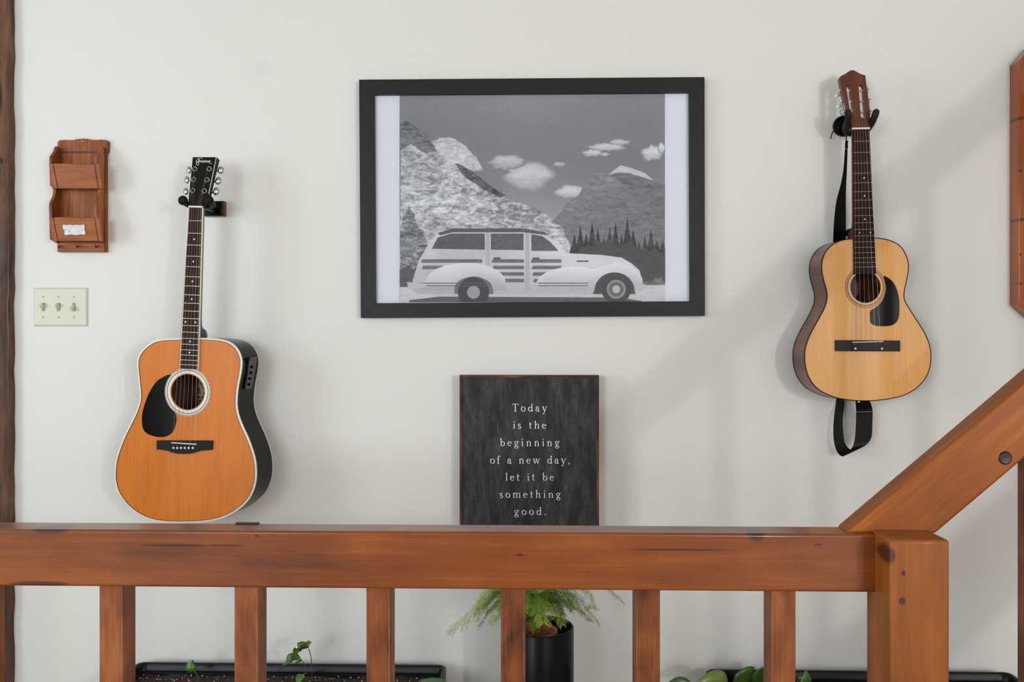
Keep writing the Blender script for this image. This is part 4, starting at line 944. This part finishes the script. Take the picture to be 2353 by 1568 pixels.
GLY = {
 'T': (1.30, stem(0.65, 0, 1.5, 0.18)+foot(0.65, 0, 0.27, 0.27)+[[Vector((0.06, 1.44)), Vector((1.24, 1.44)), Vector((1.24, 1.52)), Vector((0.06, 1.52))]]+nib_line(0.09, 1.5, 0.05, 1.18, 0.06)+nib_line(1.21, 1.5, 1.25, 1.18, 0.06)),
 'o': (0.96, arc(0.48, 0.49, 0.38, 0.45, 0, 360)),
 'd': (1.04, arc(0.45, 0.47, 0.34, 0.42, 20, 345)+stem(0.80, 0.02, 1.55)+flag(0.80, 1.56)+foot(0.80, 0, 0.0, 0.24)),
 'a': (0.88, stem(0.62, 0.10, 0.72)+arc(0.40, 0.70, 0.24, 0.25, 10, 165, 0.15, 0.08, 0)+dot(0.18, 0.72, 0.10)+arc(0.38, 0.28, 0.27, 0.25, 75, 350, 0.16, 0.07, -10)+arc(0.74, 0.14, 0.12, 0.11, 180, 330, 0.13, 0.07)),
 'y': (1.02, nib_line(0.18, 0.95, 0.53, 0.02, 0.16)+nib_line(0.86, 0.95, 0.42, -0.32, 0.075)+dot(0.27, -0.40, 0.11)+arc(0.33, -0.36, 0.13, 0.10, 190, 330, 0.09, 0.07)+foot(0.18, 0.91, 0.17, 0.19, 0.06)+foot(0.86, 0.91, 0.16, 0.14, 0.06)),
 'i': (0.52, stem(0.26, 0, 0.93)+flag(0.26, 0.95)+foot(0.26)+dot(0.25, 1.36)),
 's': (0.76, arc(0.38, 0.71, 0.23, 0.22, 40, 250, 0.13, 0.09, -20)+arc(0.38, 0.25, 0.25, 0.23, 75, -140, 0.15, 0.09, -20)+nib_line(0.24, 0.58, 0.52, 0.42, 0.15)+nib_line(0.58, 0.94, 0.58, 0.72, 0.06)+nib_line(0.15, 0.30, 0.15, 0.04, 0.06)),
 't': (0.66, stem(0.28, 0.18, 1.22)+[[Vector((0.05, 0.88)), Vector((0.60, 0.88)), Vector((0.60, 0.96)), Vector((0.05, 0.96))]]+arc(0.43, 0.20, 0.155, 0.17, 180, 320, 0.14, 0.08)+[[Vector((0.21, 1.22)), Vector((0.36, 1.22)), Vector((0.36, 1.34))]]),
 'h': (1.12, stem(0.26, 0, 1.55)+flag(0.26, 1.56)+foot(0.26)+arch(0.28, 0.84)+stem(0.84, 0, 0.62)+foot(0.84)),
 'e': (0.86, arc(0.44, 0.48, 0.34, 0.43, 8, 318, 0.17, 0.07, -8)+nib_line(0.16, 0.55, 0.78, 0.55, 0.065)),
 'b': (1.04, stem(0.24, 0.05, 1.55)+flag(0.24, 1.56)+arc(0.56, 0.47, 0.34, 0.42, -165, 165, 0.17, 0.07)),
 'g': (0.98, arc(0.42, 0.66, 0.27, 0.29, 0, 360, 0.14, 0.07)+nib_line(0.30, 0.40, 0.24, 0.16, 0.10)+arc(0.47, -0.20, 0.36, 0.21, 0, 360, 0.11, 0.09)+nib_line(0.24, 0.12, 0.70, 0.05, 0.14)+nib_line(0.62, 0.86, 0.88, 0.95, 0.07)+dot(0.86, 0.90, 0.075)),
 'n': (1.12, stem(0.26, 0, 0.93)+flag(0.26, 0.95)+foot(0.26)+arch(0.28, 0.84)+stem(0.84, 0, 0.62)+foot(0.84)),
 'm': (1.70, stem(0.26, 0, 0.93)+flag(0.26, 0.95)+foot(0.26)+arch(0.28, 0.84)+stem(0.84, 0, 0.62)+foot(0.84)+arch(0.86, 1.42)+stem(1.42, 0, 0.62)+foot(1.42)),
 'f': (0.64, stem(0.26, 0, 1.26)+foot(0.26, 0, 0.18, 0.22)+arc(0.50, 1.26, 0.22, 0.26, 180, 50, 0.14, 0.09)+dot(0.64, 1.42, 0.085)+[[Vector((0.04, 0.88)), Vector((0.56, 0.88)), Vector((0.56, 0.96)), Vector((0.04, 0.96))]]),
 'w': (1.46, nib_line(0.16, 0.95, 0.46, 0.02, 0.15)+nib_line(0.74, 0.92, 0.46, 0.02, 0.07)+nib_line(0.70, 0.95, 1.0, 0.02, 0.15)+nib_line(1.30, 0.95, 1.0, 0.02, 0.07)+foot(0.16, 0.91, 0.16, 0.18, 0.06)+foot(0.70, 0.91, 0.14, 0.16, 0.06)+foot(1.30, 0.91, 0.15, 0.13, 0.06)),
 'l': (0.52, stem(0.26, 0, 1.55)+flag(0.26, 1.56)+foot(0.26)),
 ',': (0.40, dot(0.2, 0.09, 0.11)+nib_line(0.27, 0.06, 0.14, -0.28, 0.08)),
 '.': (0.40, dot(0.2, 0.09, 0.115)),
 ' ': (0.60, []),
}
M_LETTER = plain('white_lettering', rgb(238, 238, 236), 0.7)
XH = 11.6
for (txt, xa, xb, base) in [('Today',1176.6,1257.3,946.1),('is the',1178.3,1255.3,985.6),('beginning',1148.7,1286,1025.6),('of a new day,',1126,1310,1065.8),('let it be',1161,1273,1105),('something',1147.5,1288.8,1144.6),('good.',1181.4,1255.3,1184)]:
    tw = sum(GLY[c__][0] for c__ in txt)*XH; gap = ((xb-xa)-tw)/(len(txt)-1); x = xa; b = B()
    for c__ in txt + ' ':
        if c__ == ' ' and b.v: b.build('word', M_LETTER, SG); b = B()
        for k, poly in enumerate(GLY[c__][1]):
            pts = [onplane(MG, x+q.x*XH, base-q.y*XH, -0.0026) for q in poly]
            b.prism(pts, -0.0032, -0.0024-0.000002*k)
        x += GLY[c__][0]*XH+gap

# ------------------------------------------------------------------ lacquered plank plaque at the right
pc = at(2320, 420, WALL-0.045)
MP = frame(Vector((pc.x, WALL-0.045, pc.z)))
PL = thing('wooden_plaque', 'thick lacquered pine plaque with clipped corners hanging on the wall above the handrail', 'plaque', MP)
def pq(x, y): return onplane(MP, x, y)
a_, c__ = pq(2341, 140), pq(2341, 700); tp, bt = pq(2372, 104), pq(2374, 730)
wdt = 0.36
outl = [a_, tp, Vector((a_.x+wdt-(tp.x-a_.x), tp.y)), Vector((a_.x+wdt, a_.y)), Vector((a_.x+wdt, c__.y)), Vector((a_.x+wdt-(bt.x-c__.x), bt.y)), bt, c__]
# wider back than front: sloping sides
inn = outl; outb = inset([Vector(p) for p in outl], -0.002)
M_PLQ = wood('lacquered_pine', [rgb(128, 60, 18), rgb(158, 80, 26), rgb(180, 100, 38)], 'Y', 1.2, 0.25, 0.6, rnd=False, blotch=0.6, stretch=7, coat_rough=0.06,
             knots=[((pq(2345, y).x, pq(2345, y).y, -0.01), (rx_, 0.0045, 0.05)) for y, rx_ in ((272, 0.014), (392, 0.005), (505, 0.013), (585, 0.004), (652, 0.006))])
b = B(); n = 8
vs = [(p.x, p.y, -0.045) for p in outb]+[(p.x, p.y, 0) for p in inn]
b.add(vs, [tuple(range(n)), tuple(range(2*n-1, n-1, -1))]+[(i, (i+1) % n, n+(i+1) % n, n+i) for i in range(n)])
b.build('slab', M_PLQ, PL, bevel=0.0025, seg=3)
M_CLK = plain('gold_numeral', rgb(190, 150, 70), 0.35, metal=0.8)

# ------------------------------------------------------------------ planters
M_TROUGH = plain('black_plastic', rgb(12, 12, 14), 0.35, spec=0.25)
m, nt, p = newmat('potting_soil'); N = nt.nodes.new; L = nt.links.new
tcn = N('ShaderNodeTexCoord'); n1 = N('ShaderNodeTexNoise'); n1.inputs['Scale'].default_value = 160; n1.inputs['Detail'].default_value = 5; L(tcn.outputs['Object'], n1.inputs['Vector'])
rp = N('ShaderNodeValToRGB'); rp.color_ramp.elements[0].position = 0.35; rp.color_ramp.elements[0].color = rgb(20, 15, 13); rp.color_ramp.elements[1].position = 0.7; rp.color_ramp.elements[1].color = rgb(84, 58, 46)
L(n1.outputs['Fac'], rp.inputs['Fac']); L(rp.outputs['Color'], p.inputs['Base Color']); p.inputs['Roughness'].default_value = 0.9
bp = N('ShaderNodeBump'); bp.inputs['Strength'].default_value = 1.0; bp.inputs['Distance'].default_value = 0.006; L(n1.outputs['Fac'], bp.inputs['Height']); L(bp.outputs['Normal'], p.inputs['Normal'])
M_SOIL = m
M_PERL = plain('perlite', rgb(226, 220, 208), 0.8)
def rrect(x0, y0, x1, y1, r_, k=5):
    out_ = []
    for (cx, cy, a0) in ((x1-r_, y1-r_, 0), (x0+r_, y1-r_, 90), (x0+r_, y0+r_, 180), (x1-r_, y0+r_, 270)):
        for i in range(k+1): t = R(a0+90*i/k); out_.append((cx+r_*math.cos(t), cy+r_*math.sin(t)))
    return out_
def planter(px0, px1, pyrim, label, seed, drop=0.030):
    YBk = 2.515; a_ = at(px0, pyrim, YBk); c__ = at(px1, pyrim, YBk); z = a_.z if px1 > 2100 else (a_.z+c__.z)/2
    x0, x1 = a_.x, c__.x; y1, y0 = YBk, YBk-0.20
    T = thing('planter_trough', label, 'planter', Matrix.Translation(((x0+x1)/2, (y0+y1)/2, 0)))
    X, Y = (x0+x1)/2, (y0+y1)/2
    spec = [(0.022, 0.0), (0.010, z-0.03), (0.0, z-0.028), (0.0, z-0.003), (0.003, z), (0.009, z), (0.012, z-0.004), (0.015, z-0.021), (0.021, z-0.022), (0.026, z-0.07)]
    vs = []; fs = []
    for (ins, zz_) in spec: vs += [(p_[0]-X, p_[1]-Y, zz_) for p_ in rrect(x0+ins, y0+ins, x1-ins, y1-ins, 0.022)]
    nn_ = 24
    for i in range(len(spec)-1):
        for k in range(nn_): fs.append((i*nn_+k, i*nn_+(k+1) % nn_, (i+1)*nn_+(k+1) % nn_, (i+1)*nn_+k))
    fs.append(tuple(range(nn_)))
    B().add(vs, fs).build('trough', M_TROUGH, T, smooth=45)
    # soil: uneven sheet
    random.seed(seed); gx, gy = 40, 10; vs = []; fs = []
    for j in range(gy+1):
        for i in range(gx+1):
            vs.append((x0+0.024+(x1-x0-0.048)*i/gx-X, y0+0.024+(y1-y0-0.048)*j/gy-Y, z-drop+random.uniform(-0.004, 0.005)))
    for j in range(gy):
        for i in range(gx): k = j*(gx+1)+i; fs.append((k, k+1, k+gx+2, k+gx+1))
    soil = B().add(vs, fs).build('soil', M_SOIL, T, smooth=60)
    b = B()
    for k in range(260):
        xx, yy = random.uniform(x0+0.03, x1-0.03)-X, random.uniform(y0+0.03, y1-0.028)-Y; r_ = random.uniform(0.0010, 0.0026); c0 = Vector((xx, yy, z-drop+0.002+random.uniform(-0.001, 0.004)))
        b.add([c0+Vector(v)*r_ for v in ((1,0,0),(-1,0,0),(0,1,0),(0,-1,0),(0,0,1),(0,0,-1))], [(0,2,4),(2,1,4),(1,3,4),(3,0,4),(2,0,5),(1,2,5),(3,1,5),(0,3,5)])
    pe = b.build('perlite', M_PERL, T); pe['kind'] = 'stuff'
    return z
zL = planter(318, 1027, 1524, 'long black plastic planter trough of soil beneath the orange guitar', 5)
zR = planter(1619, 2320, 1537, 'black plastic planter trough of broad-leaved plants beside the newel post', 6, 0.048)

# ------------------------------------------------------------------ seedlings
def leafmat(name, dark, light):
    m, nt, p = newmat(name); N = nt.nodes.new; L = nt.links.new
    tc = N('ShaderNodeTexCoord'); n = N('ShaderNodeTexNoise'); n.inputs['Scale'].default_value = 60; L(tc.outputs['Object'], n.inputs['Vector'])
    mx = N('ShaderNodeMix'); mx.data_type = 'RGBA'; mx.inputs['A'].default_value = dark; mx.inputs['B'].default_value = light; L(n.outputs['Fac'], mx.inputs['Factor'])
    L(mx.outputs['Result'], p.inputs['Base Color']); p.inputs['Roughness'].default_value = 0.32
    p.inputs['Subsurface Weight'].default_value = 0.0
    return m
M_LEAF = leafmat('glossy_leaf', rgb(44, 88, 26), rgb(84, 136, 48)); M_LEAFD = leafmat('dark_leaf', rgb(36, 64, 22), rgb(76, 110, 40)); M_STEMG = plain('green_stem', rgb(96, 112, 60), 0.5)
M_STEMB = plain('brown_green_stem', rgb(96, 78, 60), 0.5)
def leaf(path, wid, side, fold=0.25, sub=7):
    """leaf blade: midrib path, half-width along it, side vector"""
    path = crom([Vector(p) for p in path], sub, False); n = len(path); side = Vector(side).normalized(); vs = []; fs = []
    for i, p_ in enumerate(path):
        t = i/(n-1); w_ = wid*(math.sin(math.pi*t**0.75)**0.85 if 0 < t < 1 else 0.02)
        d = (path[min(i+1, n-1)]-path[max(i-1, 0)]).normalized(); s__ = (side-d*side.dot(d)).normalized(); nn_ = d.cross(s__)
        for u in (-1, -0.5, 0, 0.5, 1): vs.append(p_+s__*(u*w_)+nn_*(abs(u)*w_*fold))
    m_ = len(vs)
    for i in range(n-1):
        for k in range(4): fs.append((i*5+k, i*5+k+1, i*5+5+k+1, i*5+5+k))
    # underside for thickness
    b = B(); b.add(vs, fs); return b
def build_leaf(b, mat, parent):
    o_ = b.build('leaf', mat, parent, smooth=70); sd = o_.modifiers.new('thick', 'SOLIDIFY'); sd.thickness = 0.0006; return o_
YS = 2.42
def sprig(name, label, base, cat='seedling', group=None):
    return thing(name, label, cat, Matrix.Translation(base), group)
# heart-shaped single leaf
bs = Vector((at(453, 1575, YS).x, YS, zL-0.031)); P = sprig('seedling', 'tiny seedling with one upright heart-shaped green leaf in the soil', bs)
def rp_(px, py, Y=YS): return at(px, py, Y)-bs
B().tube(crom([Vector((0, 0, 0)), rp_(455, 1560), rp_(452, 1551), rp_(447, 1543)], 5, False), 0.0011, 6).build('stem', M_STEMG, P, smooth=60)
build_leaf(leaf([rp_(447, 1544), rp_(440, 1538, YS-0.006), rp_(438, 1528, YS-0.004), rp_(444, 1517)], 0.0145, (1, 0.35, 0.25), 0.25), M_LEAF, P)
# drooping sprig
bs = Vector((at(714, 1578, YS).x, YS, zL-0.031)); P = sprig('seedling', 'taller seedling with drooping folded green leaves on arching stems', bs)
B().tube(crom([Vector((0, 0, 0)), rp_(717, 1548), rp_(715, 1515), rp_(709, 1489)], 6, False), 0.0013, 6).build('stem', M_STEMB, P, smooth=60)
B().tube(crom([Vector((-0.006, 0, 0)), rp_(705, 1545), rp_(698, 1525), rp_(689, 1513)], 6, False), 0.0012, 6).build('stem', M_STEMB, P, smooth=60)
build_leaf(leaf([rp_(700, 1488), rp_(707, 1480, YS-0.01), rp_(712, 1478, YS-0.012), rp_(715, 1479, YS-0.012)], 0.007, (0.3, 0.2, 1)), M_LEAF, P)
build_leaf(leaf([rp_(710, 1487), rp_(694, 1486, YS-0.01), rp_(681, 1494, YS-0.015), rp_(676, 1514, YS-0.018)], 0.0125, (0.8, 0.3, 0.6), 0.35), M_LEAFD, P)
build_leaf(leaf([rp_(690, 1514), rp_(672, 1511, YS-0.01), rp_(655, 1523, YS-0.016), rp_(638, 1542, YS-0.02)], 0.0115, (0.7, 0.3, 0.7), 0.3), M_LEAF, P)
build_leaf(leaf([rp_(692, 1515), rp_(686, 1520, YS-0.004), rp_(678, 1524, YS-0.006)], 0.006, (0.2, 0.1, 1)), M_LEAF, P)
build_leaf(leaf([rp_(704, 1548), rp_(696, 1552, YS-0.012), rp_(688, 1562, YS-0.02), rp_(686, 1576, YS-0.024)], 0.013, (1, 0.2, 0.5), 0.3), M_LEAF, P)
# low leaf at the end of the left trough
bs = Vector((at(985, 1590, YS-0.04).x, YS-0.04, zL-0.031)); P = sprig('seedling', 'low pale green leaf lying over the soil at the trough end', bs)
YQ = YS-0.04
B().tube([Vector((0, 0, 0)), rp_(965, 1572, YQ)], 0.0012, 6).build('stem', M_STEMG, P)
build_leaf(leaf([rp_(955, 1572, YQ), rp_(985, 1566.5, YQ), rp_(1012, 1567, YQ), rp_(1035, 1574, YQ)], 0.016, (0, 1, 0.15), 0.1), M_LEAF, P)
# broad leaves in the right trough
bs = Vector((at(1655, 1600, YS-0.03).x, YS-0.03, zR-0.048)); P = sprig('pothos_plant', 'broad-leaved plant with olive-green rounded leaf spilling over the trough end', bs, 'plant')
YQ = YS-0.03
B().tube(crom([Vector((0, 0, 0)), rp_(1680, 1585, YQ), rp_(1672, 1570, YQ)], 4, False), 0.0016, 6).build('stem', M_STEMG, P)
build_leaf(leaf([rp_(1672, 1572, YQ), rp_(1660, 1560, YQ-0.01), rp_(1635, 1558, YQ-0.02), rp_(1600, 1572, YQ-0.03)], 0.020, (0.25, 0.4, 0.9), 0.2), leafmat('olive_leaf', rgb(96, 116, 48), rgb(120, 138, 62)), P)
build_leaf(leaf([rp_(1590, 1578, YQ), rp_(1575, 1567, YQ), rp_(1555, 1564, YQ), rp_(1530, 1574, YQ)], 0.010, (0.2, 0.4, 0.9), 0.2), M_LEAFD, P)
bs = Vector((at(1730, 1600, YS).x, YS, zR-0.048)); P = sprig('pothos_plant', 'upright plant with wide dark green pointed leaves behind the baluster', bs, 'plant')
B().tube(crom([Vector((0, 0, 0)), rp_(1722, 1590), rp_(1716, 1575)], 4, False), 0.0016, 6).build('stem', M_STEMG, P)
build_leaf(leaf([rp_(1712, 1592), rp_(1708, 1570, YS-0.01), rp_(1716, 1552, YS-0.012), rp_(1733, 1533, YS-0.006)], 0.030, (1, 0.3, 0.15), 0.18), M_LEAFD, P)
build_leaf(leaf([rp_(1740, 1592, YS+0.02), rp_(1742, 1570, YS+0.02), rp_(1750, 1550, YS+0.02), rp_(1765, 1530, YS+0.02)], 0.026, (1, 0.3, 0.1), 0.18), M_LEAFD, P)
bs = Vector((at(1860, 1600, YS).x, YS, zR-0.048)); P = sprig('pothos_plant', 'small plant with bright green pointed leaf between baluster and newel post', bs, 'plant')
B().tube(crom([Vector((0, 0, 0)), rp_(1858, 1590)], 4, False), 0.0016, 6).build('stem', M_STEMG, P)
build_leaf(leaf([rp_(1856, 1590), rp_(1856, 1574, YS-0.01), rp_(1855, 1560, YS-0.012), rp_(1852, 1541, YS-0.006)], 0.022, (1, 0.5, 0.1), 0.3), M_LEAF, P)
build_leaf(leaf([rp_(1850, 1592), rp_(1845, 1574, YS), rp_(1842, 1562, YS), rp_(1846, 1555, YS)], 0.016, (1, -0.3, 0.3), 0.2), M_LEAFD, P)

# ------------------------------------------------------------------ tall pot, clay pot and fern
YP = 2.36
pc = at(1238, 1438, YP); rad = (at(1318.5, 1438, YP).x-pc.x)
T_ = Matrix.Translation((pc.x, YP, 0)); zr = pc.z
tag(B().lathe([(rad*0.86, 0.0), (rad*0.97, 0.01), (rad, 0.05), (rad, zr-0.003), (rad-0.002, zr), (rad-0.005, zr), (rad-0.007, zr-0.003), (rad-0.008, 0.02), (0.002, 0.018)], 64, None).build('tall_pot', plain('black_glaze', rgb(12, 13, 16), 0.3, spec=0.15), smooth=40),
    'tall glossy black cylindrical pot holding the fern, between two troughs', 'pot').matrix_world = T_
cp = at(1226, 1452, YP-0.012); cr = at(1281, 1445, YP).x-at(1226, 1445, YP).x
cx_, cy_ = cp.x, YP-0.012; ztop = cp.z+0.006
CT = thing('clay_pot', 'small terracotta pot sitting inside the tall black pot', 'pot', Matrix.Translation((cx_, cy_, 0.0)))
M_TERRA = plain('terracotta', rgb(198, 124, 92), 0.75, noise=0.25, nscale=90, bump=0.4)
B().lathe([(cr*0.7, 0.02), (cr*0.93, ztop-0.03), (cr, ztop-0.028), (cr, ztop-0.001), (cr-0.001, ztop), (cr-0.004, ztop), (cr-0.006, ztop-0.002), (cr*0.88, ztop-0.04), (cr*0.7, 0.03), (0.001, 0.028)], 48).build('pot_wall', M_TERRA, CT, smooth=40)
B().lathe([(cr*0.9, ztop-0.020), (cr*0.6, ztop-0.014), (0.002, ztop-0.010)], 32).build('root_ball', plain('root_fibre', rgb(96, 66, 36), 0.9, noise=0.7, nscale=160, bump=1.0), CT, smooth=60)
random.seed(4); b = B()
for k in range(90):
    t = random.uniform(0, 2*math.pi); r0 = random.uniform(0, cr*0.75); p0_ = Vector((r0*math.cos(t), r0*math.sin(t), ztop-0.014)); d = Vector((random.uniform(-1, 1), random.uniform(-1, 1), random.uniform(0.1, 0.9)))*0.02
    b.tube([p0_, p0_+d*0.6+Vector((0, 0, 0.003)), p0_+d], [0.0007, 0.0006, 0.0003], 4)
b.build('root_fibres', plain('dry_fibre', rgb(168, 122, 64), 0.8), CT)['kind'] = 'stuff'
FO = Vector((cx_, cy_, ztop-0.012))
FN = thing('fern', 'feathery light green fern arching out of the tall black pot', 'fern', Matrix.Translation(FO))
M_FERN = [leafmat('fern_green', rgb(126, 160, 36), rgb(180, 200, 76)), leafmat('fern_dark', rgb(92, 134, 30), rgb(142, 174, 54)), leafmat('fern_dull', rgb(96, 116, 66), rgb(134, 148, 92))]
def frond(pts, ln, mat, dens=46, seed=0):
    random.seed(seed); path = crom([Vector(p) for p in pts], 10, False); n = len(path); b = B()
    b.tube(path, [0.0011*(1-0.75*i/n) for i in range(n)], 5)
    for k in range(dens):
        t = 0.16+0.84*k/dens; i = min(n-2, int(t*(n-1))); f_ = t*(n-1)-i; p_ = path[i].lerp(path[i+1], f_); d = (path[i+1]-path[i]).normalized()
        sd = d.cross(Vector((0, 0, 1))); sd = sd.normalized() if sd.length > 0.05 else Vector((1, 0, 0)); upv = sd.cross(d).normalized()
        l_ = ln*(0.25+math.sin(math.pi*min(1, t*0.93))**0.8)*random.uniform(0.75, 1.15)
        for sg in (-1, 1):
            dr = (sd*sg*0.85+d*0.65+upv*random.uniform(-0.25, 0.2)).normalized(); e0 = p_; 
            bend = Vector((0, 0, -1))*l_*0.16
            q1_ = e0+dr*l_*0.5; q2_ = e0+dr*l_+bend
            for (a0, a1) in ((e0, q1_), (q1_, q2_)):
                w_ = upv.cross(dr).normalized()*0.0004; b.add([a0-w_, a0+w_, a1+w_, a1-w_], [(0, 1, 2, 3)])
            for j in range(7):
                u = (j+1)/8; c0 = e0.lerp(q1_, u*2) if u < 0.5 else q1_.lerp(q2_, u*2-1)
                for s2 in (-1, 1):
                    nd = (dr*0.75+d*s2*0.7+upv*random.uniform(-0.35, 0.35)).normalized(); nl = l_*0.26*(1.1-u*0.7)
                    w_ = nd.cross(upv); w_ = w_.normalized()*0.00065 if w_.length > 1e-4 else sd*0.00065
                    c1 = c0+nd*nl*0.5; c2_ = c0+nd*nl; b.add([c0, c1+w_, c2_, c1-w_], [(0, 1, 2, 3)])
    return b.build('frond', mat, FN)
def fp(px, py, Y): return at(px, py, Y)-FO
z0 = Vector((0, 0, 0))
spec = [([z0, fp(1195, 1372, YP), fp(1130, 1378, YP-0.03), fp(1075, 1420, YP-0.05), fp(1032, 1453, YP-0.06)], 0.040, 0),
        ([z0, fp(1200, 1360, YP), fp(1150, 1352, YP), fp(1110, 1368, YP), fp(1098, 1400, YP)], 0.032, 0),
        ([z0, fp(1190, 1385, YP), fp(1160, 1385, YP-0.02), fp(1125, 1405, YP-0.02), fp(1102, 1440, YP-0.02)], 0.028, 2),
        ([z0, fp(1260, 1370, YP), fp(1310, 1365, YP-0.02), fp(1345, 1395, YP-0.03), fp(1376, 1434, YP-0.03)], 0.030, 2),
        ([z0, fp(1280, 1340, YP), fp(1350, 1330, YP), fp(1400, 1355, YP), fp(1434, 1388, YP)], 0.020, 2),
        ([z0, fp(1265, 1385, YP), fp(1300, 1385, YP-0.02), fp(1335, 1405, YP-0.02), fp(1358, 1428, YP)], 0.024, 0),
        ([z0, fp(1270, 1350, YP), fp(1320, 1345, YP), fp(1355, 1365, YP), fp(1360, 1400, YP)], 0.030, 0),
        ([z0, fp(1245, 1390, YP-0.03), fp(1275, 1372, YP-0.05), fp(1300, 1380, YP-0.06), fp(1315, 1400, YP-0.07)], 0.024, 1)]
rr = random.Random(12)
for k in range(30):
    ang = rr.uniform(0, 2*math.pi); rch = rr.uniform(0.08, 0.17); hh = rr.uniform(0.075, 0.15)
    dx_, dy_ = math.cos(ang)*rch, math.sin(ang)*rch*0.6-0.01
    spec.append(([z0, Vector((dx_*0.25, dy_*0.25, hh*0.75)), Vector((dx_*0.65, dy_*0.65, hh)), Vector((dx_, dy_, hh*rr.uniform(0.35, 0.75)))], rr.uniform(0.024, 0.036), rr.choice((0, 0, 1))))
for i, (pts, ln, mi) in enumerate(spec): frond(pts, ln, M_FERN[mi], 40, 100+i)
